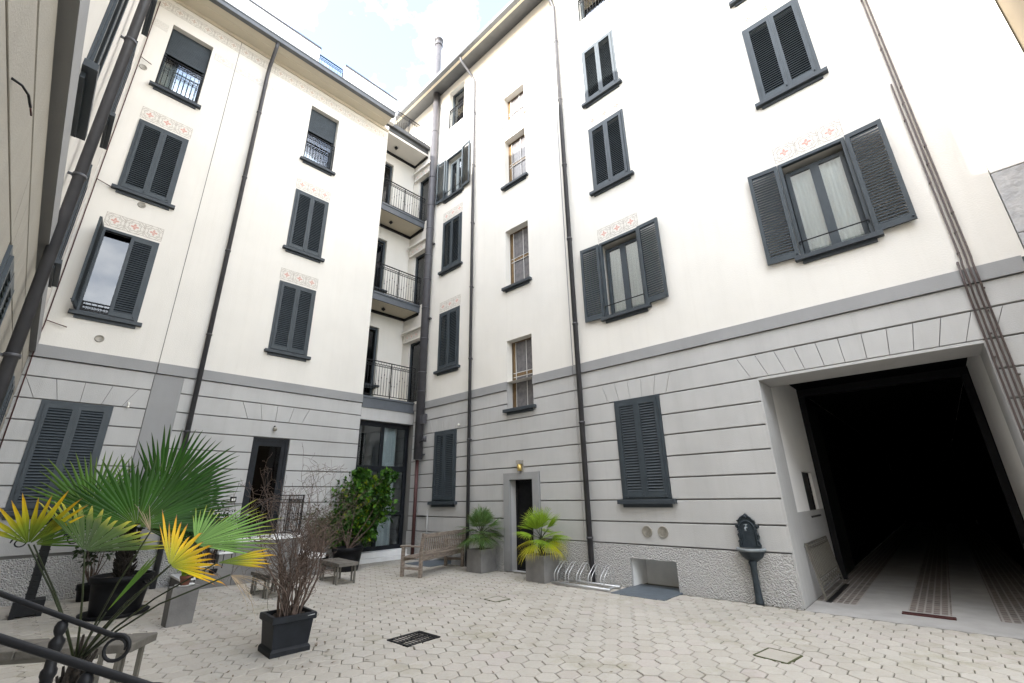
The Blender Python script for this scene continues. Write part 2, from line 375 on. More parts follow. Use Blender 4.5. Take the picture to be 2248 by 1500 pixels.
# ------------------------------------------------------------------ wall builders (local: x along, y into the wall, z up)
COURSES = [.70, 1.08, 1.46, 1.83, 2.20, 2.58, 2.95, 3.34, 3.74, 4.10]
def grid(mb, x0, x1, z0, z1, y, ops, mi=0):
    xs = sorted({x0, x1, *[v for o in ops for v in o[:2] if x0 < v < x1]}); zs = sorted({z0, z1, *[v for o in ops for v in o[2:4] if z0 < v < z1]})
    for i in range(len(xs) - 1):
        for j in range(len(zs) - 1):
            cx, cz = (xs[i] + xs[i + 1]) / 2, (zs[j] + zs[j + 1]) / 2
            if any(o[0] < cx < o[1] and o[2] < cz < o[3] for o in ops): continue
            mb.quad((xs[i], y, zs[j]), (xs[i + 1], y, zs[j]), (xs[i + 1], y, zs[j + 1]), (xs[i], y, zs[j + 1]), mi)
def reveal(mb, o, y0, y1, mi=0, z0=None, z1=None, bottom=True, top=True):
    a, b, c, d = o[:4]
    if z0 is not None: c = max(c, z0)
    if z1 is not None: d = min(d, z1)
    mb.quad((a, y1, c), (a, y0, c), (a, y0, d), (a, y1, d), mi); mb.quad((b, y0, c), (b, y1, c), (b, y1, d), (b, y0, d), mi)
    if top: mb.quad((a, y0, d), (b, y0, d), (b, y1, d), (a, y1, d), mi)
    if bottom: mb.quad((a, y1, c), (b, y1, c), (b, y0, c), (a, y0, c), mi)
def spans(x0, x1, za, zb, ops):
    segs = [(x0, x1)]
    for o in ops:
        if o[2] < zb - .02 and o[3] > za + .02:
            new = []
            for a, b in segs:
                if o[1] <= a or o[0] >= b: new.append((a, b)); continue
                if o[0] > a: new.append((a, o[0]))
                if o[1] < b: new.append((o[1], b))
            segs = new
    return [q for q in segs if q[1] - q[0] > .03]
def courses(mb, x0, x1, ops, vous, dz=0., mi=0, breaks=()):
    g = .012
    for k in range(len(COURSES) - 1):
        za, zb = COURSES[k] + dz + g, COURSES[k + 1] + dz - g
        for o in ops:
            if o[0] < x0 - .2 or o[1] > x1 + .2: continue
            if za + .03 < o[2] < zb - .02: mb.slab([(o[0], za), (o[1], za), (o[1], o[2]), (o[0], o[2])], 0, .04, mi)
            if za + .02 < o[3] < zb - .03: mb.slab([(o[0], o[3]), (o[1], o[3]), (o[1], zb), (o[0], zb)], 0, .04, mi)
        bops = list(ops) + [(b - .004, b + .004, -1, 9) for b in breaks]
        for a, b in spans(x0, x1, za, zb, bops):
            if k == 7:
                cuts = []
                for c, hw, n, fan in vous:
                    for i in range(n + 1):
                        t = -1 + 2 * i / n; cuts.append((c + t * hw, c + t * hw * fan))
                cuts = sorted(q for q in cuts if a + .03 < q[0] < b - .03 and a + .02 < q[1] < b - .02)
                L = (a, a)
                for q in cuts + [(b, b)]:
                    e0 = .0035 if L[0] != a else 0; e1 = .0035 if q[0] != b else 0
                    mb.slab([(L[0] + e0, za), (q[0] - e1, za), (q[1] - e1, zb), (L[1] + e0, zb)], 0, .04, mi, .003); L = q
            else:
                mb.slab([(a, za), (b, za), (b, zb), (a, zb)], 0, .04, mi, .006)

# ---- reusable meshes
_cache = {}
def shutter_mesh(w, h, pitch=.050):
    k = ('sh', round(w, 3), round(h, 3), pitch)
    if k in _cache: return _cache[k]
    mb = MB(); st = .06; t = .04
    mb.box(0, st, -t, 0, 0, h); mb.box(w - st, w, -t, 0, 0, h)
    mb.box(st, w - st, -t + .002, -.002, 0, .10); mb.box(st, w - st, -t + .002, -.002, h - .075, h)
    n = int((h - .175) / pitch); p = (h - .175) / n
    for i in range(n):
        z = .10 + p * (i + .5)
        T = Matrix.Translation((0, -t / 2, z)) @ Matrix.Rotation(R(56), 4, 'X')
        mb.box(st - .002, w - st + .002, -.0235, .0235, -.0035, .0035, 0, T)
    mb.tube([(w - st * .5, -t - .006, .05), (w - st * .5, -t - .02, .05)], .012, 6)
    _cache[k] = mb.mesh('shutter', 'shutter'); return _cache[k]
def frame_mesh(w, h, b=.055, y0=-.02, y1=.06, mname='shutter'):
    k = ('fr', round(w, 3), round(h, 3), b, y0, y1, mname)
    if k in _cache: return _cache[k]
    mb = MB(); x = w / 2
    mb.box(-x, -x + b, y0, y1, 0, h); mb.box(x - b, x, y0, y1, 0, h); mb.box(-x + b, x - b, y0 + .002, y1 - .002, h - b, h); mb.box(-x + b, x - b, y0 + .002, y1 - .002, 0, b * .6)
    _cache[k] = mb.mesh('window_frame', mname); return _cache[k]
def sill_mesh(w, d=.12, t=.075, mname='sill'):
    k = ('si', round(w, 3), d, t, mname)
    if k in _cache: return _cache[k]
    mb = MB(); mb.cbox(-w / 2, w / 2, -d, .03, -t, 0, .006)
    mb.box(-w / 2 + .09, w / 2 - .09, -.035, .02, -t - .06, -t - .001)
    _cache[k] = mb.mesh('sill', mname); return _cache[k]
def plane_mesh(w, h, mname, name):
    k = ('pl', round(w, 3), round(h, 3), mname)
    if k in _cache: return _cache[k]
    mb = MB(); mb.box(-w / 2, w / 2, 0, .006, 0, h); _cache[k] = mb.mesh(name, mname); return _cache[k]
def casement_mesh(w, h):
    k = ('ca', round(w, 3), round(h, 3))
    if k in _cache: return _cache[k]
    mb = MB(); b = .065
    mb.box(-w / 2, -w / 2 + b, 0, .05, 0, h); mb.box(w / 2 - b, w / 2, 0, .05, 0, h)
    mb.box(-w / 2 + b, w / 2 - b, .003, .047, 0, b * 1.2); mb.box(-w / 2 + b, w / 2 - b, .003, .047, h - b, h)
    _cache[k] = mb.mesh('casement', 'shutter'); return _cache[k]
def rail_mesh(w, h, posts=True):
    """ornamental wrought iron panel: top rail, ring band, thin bars with knots"""
    k = ('ra', round(w, 2), round(h, 2), posts)
    if k in _cache: return _cache[k]
    mb = MB(); x0, x1 = -w / 2, w / 2
    mb.box(x0, x1, -.018, .018, h - .022, h)
    z2 = h - .17
    mb.box(x0, x1, -.007, .007, z2, z2 + .014); mb.box(x0, x1, -.007, .007, z2 + .07, z2 + .082); mb.box(x0, x1, -.012, .012, .06, .08)
    ends = [x0 + .012, x1 - .012] + ([0.] if w > 1.4 else [])
    for x in ends: mb.box(x - .012, x + .012, -.012, .012, 0, h)
    n = max(5, int(w / .085))
    for i in range(1, n):
        x = x0 + w * i / n
        mb.tube([(x, 0, .07), (x, 0, z2 + .07)], .0065, 5)
        zz = .07 + (z2 - .07) * (.32 + .42 * abs(((i * 2) % 14) / 7 - 1))
        mb.lathe([(.004, -.03), (.017, 0), (.004, .03)], 6, (x, 0, zz))
        xm = x - w / n / 2
        ring = [(xm + .026 * math.cos(a), 0, z2 + .042 + .026 * math.sin(a)) for a in [2 * PI * q / 8 for q in range(9)]]
        mb.tube(ring, .005, 4, cap=False)
        if i % 1 == 0: mb.tube([(xm, 0, z2 + .08), (xm, 0, h - .02)], .005, 4)
    _cache[k] = mb.mesh('railing', 'iron'); return _cache[k]
def roller_mesh(w, h):
    k = ('ro', round(w, 2), round(h, 2))
    if k in _cache: return _cache[k]
    mb = MB(); n = int(h / .042)
    for i in range(n):
        z0 = h * i / n; z1 = h * (i + 1) / n
        mb.slab([(-w / 2, z0 + .003), (w / 2, z0 + .003), (w / 2, z1 - .003), (-w / 2, z1 - .003)], -.008, .01, 0, .006)
    mb.box(-w / 2, w / 2, .0, .012, 0, h); mb.box(-w / 2, w / 2, -.014, .016, -.04, -.002)
    _cache[k] = mb.mesh('roller_blind', 'shutter'); return _cache[k]
def curtain_mesh(w, h):
    k = ('cu', round(w, 2), round(h, 2))
    if k in _cache: return _cache[k]
    mb = MB(); n = 40; vs = []
    for i in range(n + 1):
        x = -w / 2 + w * i / n; y = .018 * math.sin(i * 1.9) + .008 * math.sin(i * .7)
        vs += [(x, y, 0), (x, y, h)]
    mb.add(vs, [(2 * i, 2 * i + 2, 2 * i + 3, 2 * i + 1) for i in range(n)], 0, True)
    _cache[k] = mb.mesh('curtain', 'curtain'); return _cache[k]

def frieze(par, w, z, h=.33, mname='frieze', x=0):
    key = ('fz', round(w, 2), h, mname)
    if key not in _cache:
        mb = MB(); mb.box(-w / 2, w / 2, -.003, .004, 0, h); _cache[key] = mb.mesh('frieze', mname)
    return link('frieze', _cache[key], par, (x, 0, z))

def window(par, xc, z0, w, h, kind='closed', sill=True, fz=True, simple_sill=False, slope=0):
    """one window; the object itself is its outer frame, everything else a child"""
    if kind in ('closed', 'open', 'half'):
        W = link('window', frame_mesh(w, h), par, (xc, 0, z0))
        sw = (w - .11) / 2 - .002; sh = h - .095
        sm = shutter_mesh(sw, sh)
        xl, xr = -w / 2 + .055, w / 2 - .055
        if kind == 'closed':
            link('shutter', sm, W, (xl + .001, .0, .036)); link('shutter', sm, W, (xr - .001 - sw, 0, .036))
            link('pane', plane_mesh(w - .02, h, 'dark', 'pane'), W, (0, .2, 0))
        if kind == 'open':
            sm2 = shutter_mesh((w - .03) / 2, h - .02)
            link('shutter', sm2, W, (-w / 2 - .005 - (w - .03) / 2, -.05, .0), R(4)); link('shutter', sm2, W, (w / 2 + .005, -.035, .0), R(-4))
        if kind == 'half':
            link('shutter', shutter_mesh((w - .03) / 2, h - .05), W, (-w / 2 + .02, -.03, .03), R(-98)); link('shutter', sm, W, (xr - .001 - sw, 0, .036))
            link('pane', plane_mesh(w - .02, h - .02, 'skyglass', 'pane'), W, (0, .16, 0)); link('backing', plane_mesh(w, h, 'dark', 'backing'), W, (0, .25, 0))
            link('railing', rail_mesh(w - .12, .26), W, (0, .05, .0))
        if kind == 'open':
            ow = w - .12; cw = ow / 2
            for s in (-1, 1):
                c = link('casement', casement_mesh(cw, h - .16), W, (s * cw / 2, .15, .03)); link('pane', plane_mesh(cw - .1, h - .25, 'glass', 'pane'), c, (0, .02, .05))
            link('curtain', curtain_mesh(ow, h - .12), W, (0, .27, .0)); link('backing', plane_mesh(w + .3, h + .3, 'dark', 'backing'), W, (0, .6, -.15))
            b = MB(); b.tube([(-w / 2 + .03, -.03, .22), (-w / 2 + .03, -.05, .24), (w / 2 - .03, -.05, .24), (w / 2 - .03, -.03, .22)], .011, 6)
            b.build('guard_bar', 'iron', W)
    elif kind in ('roller', 'rail'):
        W = link('window', frame_mesh(w, h, .06, .17, .24), par, (xc, 0, z0))
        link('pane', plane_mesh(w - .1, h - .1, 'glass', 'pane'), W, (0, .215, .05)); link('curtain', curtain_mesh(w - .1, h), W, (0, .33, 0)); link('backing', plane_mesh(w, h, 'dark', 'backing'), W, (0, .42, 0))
        if kind == 'roller': link('roller_blind', roller_mesh(w - .04, h * .40), W, (0, .14, h * .60))
        link('railing', rail_mesh(w - .02, .98), W, (0, .03, .03))
    elif kind == 'stair':
        W = link('window', frame_mesh(w, h, .035, .20, .26, 'brownwood'), par, (xc, 0, z0))
        a = .13
        mb = MB(); mb.box(-w / 2 + .036, w / 2 - .036, .228, .236, .022, h - .036); mb.build('pane', 'frosted', W)
        mb = MB(); mb.box(-w / 2 + .036, -w / 2 + a, .214, .226, .022, h - .036); mb.box(-w / 2 + a, w / 2 - .036, .214, .226, h * .47, h * .53); mb.build('amber_glass', 'amber', W)
        mb = MB()
        for x in (-w / 2 + a, -w / 2 + a + (w - a) * .5): mb.box(x - .008, x + .008, .204, .213, .022, h - .036)
        for z in (h * .47, h * .53): mb.box(-w / 2 + .036, w / 2 - .036, .2035, .2125, z - .007, z + .007)
        mb.build('muntins', 'lead', W)
    if sill: link('sill', sill_mesh(w + .17, .1 if not simple_sill else .07, .075 if not simple_sill else .05, 'sill' if not simple_sill else 'cream'), W, (0, 0, -.004))
    if fz: frieze(W, w + .04, h + .05)
    return W

def downpipe(par, path, r=.045, mname='pipe', rings=True, name='downpipe'):
    mb = MB(); mb.tube(path, r, 12)
    for i in range(len(path) - 1):
        a, b = Vector(path[i]), Vector(path[i + 1])
        if rings and (b - a).length > 3:
            n = int((b - a).length / 2.1)
            for q in range(1, n + 1):
                p = a.lerp(b, (q - .35) / n); mb.tube([p - Vector((0, 0, .02)), p + Vector((0, 0, .02))], r * 1.22, 12)
                mb.box(p.x - .012, p.x + .012, p.y, .0, p.z - .012, p.z + .012)
    return mb.build(name, mname, par)

# ================================================================== LEFT WING (A)
bA = thing('apartment_building', 'cream rendered wing with white parapet and stack of balconies in its recessed corner', 'building', OA, YA)
cA = (.21, 3.75)
opsA = []
for xc in cA:
    opsA += [(xc - .48, xc + .48, 5.15, 7.08), (xc - .48, xc + .48, 8.1, 10.02), (xc - .44, xc + .44, 11.12, 13.18)]
gA = [(-.30, .70, 1.46, 3.37), (3.30, 4.13, .84, 2.99)]
XE = 5.92
mb = MB()
grid(mb, -.66, XE, 4.37, 14.05, 0, opsA)
for o in opsA: reveal(mb, o, 0, .45)
# loggia walls
for (zf, zc) in ((4.37, 7.41), (7.67, 10.70), (10.96, 13.92)):
    do = (6.0, 6.71, zf + .02, zf + 2.5)
    grid(mb, XE, 7.72, zf - .3, zc + .3, .86, [do]); reveal(mb, do, .86, 1.1)
mb.quad((XE, 0, 4.03), (XE, .86, 4.03), (XE, .86, 14.05), (XE, 0, 14.05))
# closed shell behind
mb.quad((-.66, 8, 0), (-.66, 0, 0), (-.66, 0, 14.2), (-.66, 8, 14.2)); mb.quad((7.5, 8, 0), (-.66, 8, 0), (-.66, 8, 14.2), (7.5, 8, 14.2)); mb.quad((7.5, 1.2, 0), (7.5, 8, 0), (7.5, 8, 14.2), (7.5, 1.2, 14.2))
mb.build('plaster_wall', 'cream', bA)
mb = MB()
grid(mb, -.66, XE, 0, 4.14, .03, gA, 1)
for o in gA: reveal(mb, o, .03, .4, 0)
courses(mb, -.66, XE, gA + [(1.20, 1.72, 0, 9)], [(.20, .62, 4, 1.3), (3.72, .62, 4, 1.25)], .04)
mb.slab([(1.215, .72), (1.72, .72), (1.72, 4.13), (1.215, 4.13)], .004, .04, 2)
mb.quad((XE, 0, 0), (XE, .25, 0), (XE, .25, 4.05), (XE, 0, 4.05), 0)
mb.box(XE + .003, 7.66, .003, .4, 3.69, 4.03, 0)          # lintel over the glazed entrance
mb.build('rusticated_base', ['grey', 'groove', 'band'], bA)
for a, b in ((-.66, 3.28), (4.15, XE)):
    mb = MB(); mb.box(a, b, -.03, .03, -.1, .70); mb.build('plinth', 'pebble', bA)
mb = MB(); mb.box(-.66, 1.21, -.035, .03, 4.15, 4.38); mb.box(1.225, XE + .004, -.025, .03, 4.15, 4.38); mb.build('string_course', 'band', bA)
for i, xc in enumerate(cA):
    window(bA, xc, 5.15, .96, 1.93, 'half' if i == 0 else 'closed')
    window(bA, xc, 8.1, .96, 1.92)
    window(bA, xc, 11.12, .88, 2.06, 'roller', fz=False)
window(bA, .20, 1.46, 1.0, 1.91, fz=False)
# entrance door
W = link('door', frame_mesh(.83, 2.15, .07, .06, .16, 'anthracite'), bA, (3.715, 0, .84))
mb = MB(); x0, x1 = -.345, .345
mb.box(x0, x0 + .09, .08, .13, 0, 2.08); mb.box(x1 - .09, x1, .08, .13, 0, 2.08); mb.box(x0 + .09, x1 - .09, .082, .128, 0, .2); mb.box(x0 + .09, x1 - .09, .082, .128, 1.96, 2.08)
mb.build('leaf', 'anthracite', W)
mb = MB(); mb.box(x0 + .091, x1 - .091, .1, .106, .2, 1.96); mb.build('pane', 'doorglass', W)
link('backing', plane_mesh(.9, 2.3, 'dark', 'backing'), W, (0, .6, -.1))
mb = MB(); mb.tube([(x0 + .05, .08, .42), (x0 + .05, .03, .42), (x0 + .16, .03, .42)], .011, 6); mb.build('handle', 'galv', W)
# thin dark strip up the facade, the break's shadow line put into colour
mb = MB(); mb.box(1.214, 1.228, -.004, .004, 4.385, 13.9); mb.build('break_line', 'groove', bA)
# painted bands under the eaves
mb = MB(); mb.box(-.655, 5.9, -.004, .003, 13.50, 13.78); mb.build('painted_frieze', 'bandfrieze', bA)
for a, b in ((-.655, -.3), (.72, 3.25), (4.25, 5.9)):
    mb = MB(); mb.box(a, b, -.0035, .003, 12.82, 13.05); mb.build('painted_frieze', 'faintfrieze', bA)
# eaves, gutter, terrace parapet
mb = MB(); mb.box(-.66, 5.72, -.6, .0, 13.99, 14.1); mb.box(-.66, 5.72, -.36, -.33, 13.975, 13.99); mb.box(-.66, 5.9, -.05, -.002, 13.9, 13.989); mb.build('eave_soffit', 'soffit', bA)
mb = MB(); mb.slab([(-.66, 13.96), (5.74, 13.96), (5.74, 14.13), (-.66, 14.13)], -.74, -.61, 0, .01); mb.box(-.66, 5.745, -.755, -.74, 14.10, 14.14); mb.box(-.66, 5.74, -.61, 8, 14.12, 14.16); mb.build('gutter', 'zinc', bA)
for a, b in ((-.66, 3.2), (4.03, 6.0)):
    mb = MB(); mb.box(a, b, -.27, -.12, 14.16, 15.23); q = mb.build('parapet', 'whitepl', bA)
    mb = MB(); mb.box(a, b + .02, -.29, -.10, 15.232, 15.30); mb.build('coping', 'pipe', q)
mb = MB(); mb.box(7.42, 9.5, 1.2, 1.35, 14.3, 15.23); mb.build('parapet', 'whitepl', bA)
link('terrace_railing', rail_mesh(.81, .92), bA, (3.615, -.2, 14.17)); link('terrace_railing', rail_mesh(1.5, .85), bA, (6.78, .1, 14.40))
mb = MB(); mb.box(5.93, 7.68, .01, 8, 13.92, 14.3); mb.build('loggia_roof', 'cream', bA)
mb = MB(); mb.slab([(5.75, 14.16), (7.62, 14.16), (7.62, 14.33), (5.75, 14.33)], -.13, .0, 0, .01); mb.box(5.93, 7.62, -.02, .008, 14.02, 14.16); mb.build('loggia_gutter', 'zinc', bA)
downpipe(bA, [(1.96, -.66, 13.98), (1.96, -.6, 13.8), (1.97, -.2, 13.45), (1.98, -.09, 13.25), (1.98, -.09, .0)], .05)
# balconies
for (zf, z0, ztop) in ((4.37, 4.03, 5.48), (7.67, 7.41, 8.72), (10.96, 10.70, 11.98)):
    mb = MB(); mb.box(5.93, 7.66, .03, .855, z0 + .01, zf - .01); b = mb.build('balcony', 'soffit', bA)
    mb = MB(); mb.box(5.925, 7.66, -.02, .028, z0, zf - .06); mb.box(5.925, 7.66, -.045, .028, zf - .058, zf); mb.build('fascia', 'fascia', b)
    mb = MB(); mb.box(5.93, 7.62, .79, .858, z0 - .07, z0 + .005); mb.box(7.57, 7.635, .03, .788, z0 - .07, z0 + .005); mb.build('shadow_gap_strip', 'iron', b)  # black strips stand in for the shadowed gap round the ceiling edge
    link('railing', rail_mesh(1.70, ztop - zf), b, (6.79, .03, zf))
    mb = MB(); T = Matrix.Translation((6.55, .42, z0 - .05)) @ Matrix.Rotation(R(35), 4, 'Y')
    mb.box(-.05, .05, -.045, .045, -.03, .03, 0, T); mb.tube([(6.55, .42, z0 + .01), (6.55, .42, z0 - .06)], .015, 6); mb.build('spotlight', 'iron', b)
    W = link('balcony_door', frame_mesh(.71, 2.48, .07, .95, 1.03), bA, (6.355, 0, zf + .02))
    link('pane', plane_mesh(.6, 2.3, 'doorglass', 'pane'), W, (0, .99, .05)); link('backing', plane_mesh(.7, 2.4, 'dark', 'backing'), W, (0, 1.2, 0))
    link('sill', sill_mesh(.9, .1, .06), W, (.03, .86, .55)) if zf < 10 else None
z0 = 13.92
mb = MB(); mb.box(5.93, 7.62, .79, .858, z0 - .07, z0 + .0); mb.box(7.57, 7.635, .0, .788, z0 - .07, z0 + .0); mb.build('shadow_gap_strip', 'iron', bA)  # same black strips for the shadowed gap under the loggia roof
mb = MB(); T = Matrix.Translation((6.5, .42, z0 - .05)) @ Matrix.Rotation(R(35), 4, 'Y'); mb.box(-.05, .05, -.045, .045, -.03, .03, 0, T); mb.tube([(6.5, .42, z0), (6.5, .42, z0 - .06)], .015, 6); mb.build('spotlight', 'iron', bA)
# glazed entrance under the balconies
gx0, gx1, gz0, gz1 = 5.94, 7.62, .24, 3.68
mb = MB(); y0, y1 = .16, .24
for x in (gx0, gx1 - .09, 6.70): mb.box(x, x + .09, y0, y1, gz0, gz1)
for a, b in ((gx0 + .09, 6.70), (6.79, gx1 - .09)):
    for z, t in ((gz0, .1), (2.30, .15), (gz1 - .13, .13)): mb.box(a, b, y0 + .003, y1 - .003, z, z + t)
mb.box(6.79, gx1 - .09, y0 + .004, y1 - .004, 1.12, 1.21)
W = mb.build('glazed_entrance', 'anthracite', bA)
mb = MB(); mb.box(gx0 + .09, gx1 - .09, .2, .207, gz0 + .1, gz1 - .13); mb.build('pane', 'glass', W)
link('curtain', curtain_mesh(.52, 3.35), W, (7.06, .38, .26)); link('backing', plane_mesh(2.1, 3.6, 'dark', 'backing'), W, (6.8, 2.6, .1))
mb = MB(); mb.box(XE + .01, 7.66, -.12, .5, .10, .235); mb.box(XE - .05, 7.66, -.22, -.0, -.02, .098); mb.build('threshold', 'white_stone', bA)
# round vents, sensors, cable conduit in the inner corner
mb = MB()
for x, z in ((-.50, 11.45), (.21, 7.87), (.20, 4.68)):
    T = Matrix.Translation((x, 0, z)) @ Matrix.Rotation(PI / 2, 4, 'X')
    q = MB(); q.lathe([(.075, -.01), (.075, .012), (.06, .016), (.055, .006), (.0, .006)], 18, T=T); o = q.build('round_vent', 'ventgrey', bA)
mb = MB(); mb.tube([(-.60, -.03, 13.6), (-.60, -.03, 11.45), (-.60, -.03, 4.75), (-.61, -.05, 4.6), (-.6, -.06, 2.4)], .011, 6)
for z, l in ((11.62, .22), (8.05, .24), (4.80, .30)): mb.tube([(-.60, -.03, z), (-.60, -.05, z + .05), (-.60 + l, -.05, z - .02)], .010, 6)
mb.build('cable_conduit', 'red', bA)
mb = MB(); mb.tube([(.91, 0, 3.47), (.91, -.06, 3.46), (.91, -.08, 3.40)], .018, 8); mb.lathe([(.02, 0), (.03, .02), (.0, .05)], 8, (.91, -.08, 3.36)); mb.build('sensor', 'lampglass', bA)

# ================================================================== RIGHT WING (B)
bB = thing('apartment_building', 'white sunlit right wing with dark shutters and wide vehicle passage', 'building', OB, YB)
c1, c2, c3, c4 = -9.88, -7.06, -4.02, -.32
opsB = []
def op(c, w, z0, z1): opsB.append((c - w / 2, c + w / 2, z0, z1)); return opsB[-1]
op(c1, .96, 5.15, 7.03); op(c1, .96, 8.5, 10.38); op(c1, .90, 11.3, 13.05); op(c1, .86, 14.3, 16.2)
st = op(c2, .85, 3.60, 5.40); op(c2, .85, 6.94, 8.73); op(c2, .85, 10.26, 12.0); op(c2, .85, 12.60, 13.75)
op(c3, .98, 5.2, 7.04); op(c3, .98, 8.48, 10.4); op(c3, .98, 11.26, 13.12); op(c3, .94, 14.2, 16.2)
op(c4, .98, 5.2, 7.04); op(c4, .98, 8.48, 10.4); op(c4, .98, 11.26, 13.12)
for zf in (4.37, 7.67, 10.96): opsB.append((-11.95, -11.35, zf + .03, zf + 2.06))
BX0, BX1 = -12.37, 1.46
door = (-7.44, -6.73, 0, 1.93); gar = (-1.81, .82, 0, 3.30); nich = (-4.46, -3.60, 0, .47); nich2 = (-10.3, -9.45, 0, .47)
gB = [(c1 - .48, c1 + .48, 1.47, 3.35), (c3 - .48, c3 + .48, 1.47, 3.35), (-7.63, -6.53, 0, 2.08), (-1.835, .845, 0, 3.30), st]
gBw = gB[:2] + [door, gar, st]
mb = MB()
grid(mb, BX0, BX1, 4.30, 17.0, 0, opsB); grid(mb, -15, BX0, 14.31, 17.0, 0, [])
for o in opsB: reveal(mb, o, 0, .5, 0, 4.30)
mb.quad((-15, 25, 0), (-15, 0, 0), (-15, 0, 17), (-15, 25, 17)); mb.quad((1.46, 25, 0), (-15, 25, 0), (-15, 25, 17), (1.46, 25, 17)); mb.quad((1.46, 0, 0), (1.46, 25, 0), (1.46, 25, 17), (1.46, 0, 17))
mb.build('plaster_wall', 'cream', bB)
mb = MB()
low = gBw + [nich, nich2]
grid(mb, BX0, BX1, 0, 4.12, .03, low, 1)
for o in gB[:2] + [door]: reveal(mb, o, .03, .45, 0)
reveal(mb, st, .0, .5, 0, None, 4.3, top=False)
courses(mb, -11.45, BX1, gB, [(c1, .60, 5, 1.2), (c3, .62, 5, 1.2), (-.49, 1.42, 11, 1.12)], 0., 0, (-5.44,))
mb.slab([(-7.62, 0), (-7.44, 0), (-7.44, 1.93), (-6.73, 1.93), (-6.73, 0), (-6.54, 0), (-6.54, 2.08), (-7.62, 2.08)], -.035, .04, 2)   # door surround
# smooth jamb strips of the passage
mb.box(-1.835, -1.81, -.002, .75, 0, 3.33, 0); mb.box(.82, .845, -.002, .75, 0, 3.33, 0); mb.box(-1.81, .82, .001, .75, 3.30, 3.34, 0)
mb.build('rusticated_base', ['grey', 'groove', 'band'], bB)
for ab, n in (((-11.45, -7.63), nich2), ((-6.53, -1.836), nich), ((.846, BX1), None)):
    mb = MB()
    if n: mb.slab([(ab[0], -.1), (n[0], -.1), (n[0], .47), (n[1], .47), (n[1], -.1), (ab[1], -.1), (ab[1], .69), (ab[0], .69)], -.03, .029)
    else: mb.box(ab[0], ab[1], -.03, .029, -.1, .69)
    mb.build('plinth', 'pebble', bB)
for n in (nich, nich2):
    mb = MB(); reveal(mb, n, -.03, .55, 0, -.1, bottom=False); mb.quad((n[0], .55, -.3), (n[1], .55, -.3), (n[1], .55, .47), (n[0], .55, .47))
    mb.build('cellar_niche', 'white_stone', bB)
mb = MB(); mb.box(-11.45, c2 - .425, -.03, .03, 4.10, 4.31); mb.box(c2 + .425, -5.46, -.03, .03, 4.10, 4.31); mb.box(-5.44, 1.41, -.035, .03, 4.10, 4.31); mb.build('string_course', 'band', bB)
mb = MB(); mb.box(-5.465, -5.44, -.003, .006, 4.32, 16.8); mb.build('break_line', 'band', bB)  # narrow darker strip marking the break in the facade
window(bB, c1, 5.15, .96, 1.88); window(bB, c1, 8.5, .96, 1.88); window(bB, c1, 11.3, .90, 1.75, 'open'); window(bB, c1, 14.3, .86, 1.9, 'rail', fz=False, simple_sill=True)
window(bB, c2, 3.60, .85, 1.80, 'stair', fz=False); window(bB, c2, 6.94, .85, 1.79, 'stair', fz=False); window(bB, c2, 10.26, .85, 1.74, 'stair', fz=False); window(bB, c2, 12.60, .85, 1.15, 'stair', fz=False, simple_sill=True)
window(bB, c3, 5.2, .98, 1.84, 'open'); window(bB, c3, 8.48, .98, 1.92); window(bB, c3, 11.26, .98, 1.86, fz=False); window(bB, c3, 14.2, .94, 2.0, 'rail', fz=False, simple_sill=True)
window(bB, c4, 5.2, .98, 1.84, 'open'); window(bB, c4, 8.48, .98, 1.92); window(bB, c4, 11.26, .98, 1.86, fz=False)
window(bB, c1, 1.47, .96, 1.88, fz=False); window(bB, c3, 1.47, .96, 1.88, fz=False)
# loggia doors and cornices
for zf in (4.37, 7.67, 10.96):
    W = link('balcony_door', frame_mesh(.60, 2.03, .06, .06, .14), bB, (-11.65, 0, zf + .03))
    link('pane', plane_mesh(.5, 1.9, 'doorglass', 'pane'), W, (0, .1, .05)); link('curtain', curtain_mesh(.5, 1.95), W, (.12, .2, .03)); link('backing', plane_mesh(.6, 2.0, 'dark', 'backing'), W, (0, .45, 0))
    mb = MB(); mb.box(-12.2, -11.1, -.10, -.001, zf + 2.08, zf + 2.12); mb.box(-12.16, -11.1, -.06, -.001, zf + 2.121, zf + 2.42); mb.box(-12.24, -11.1, -.15, -.001, zf + 2.421, zf + 2.49); o = mb.build('door_cornice', 'cream', bB)
    frieze(o, .75, zf + 2.16, .2, 'frieze', -11.75).location.y = -.061
# street-level door
W = link('door', frame_mesh(.71, 1.93, .05, .2, .28, 'iron'), bB, (-7.085, 0, 0))
mb = MB(); mb.box(-.305, .305, .22, .26, .0, 1.9); mb.box(-.2, .2, .21, .2195, .95, 1.8); mb.box(-.2, .2, .21, .2195, .12, .85); mb.build('leaf', 'plastic', W)
# passage interior
mb = MB(); E0, E1 = .75, 24.
mb.quad((-1.81, 3.0, 0), (-1.81, .752, 0), (-1.81, .752, 1.24), (-1.81, 3.0, 1.24), 1) 
grid2 = [(.75, 3.0, 1.24, 3.5)]
def side(x, y0, y1, z0, z1, mi, flip=False):
    q = [(x, y1, z0), (x, y0, z0), (x, y0, z1), (x, y1, z1)]
    mb.add(q, [(0, 1, 2, 3) if not flip else (3, 2, 1, 0)], mi)
side(-1.812, .75, 1.72, 1.24, 3.62, 0); side(-1.812, 2.55, 3.0, 1.24, 3.62, 0); side(-1.812, 1.72, 2.55, 1.9, 3.62, 0)
side(.822, .75, 3.0, 0, 3.62, 0, True)
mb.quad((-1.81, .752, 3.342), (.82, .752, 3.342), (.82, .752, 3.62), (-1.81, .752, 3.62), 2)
mb.quad((-1.81, 3.0, 3.62), (-1.81, .75, 3.62), (.82, .75, 3.62), (.82, 3.0, 3.62), 2)
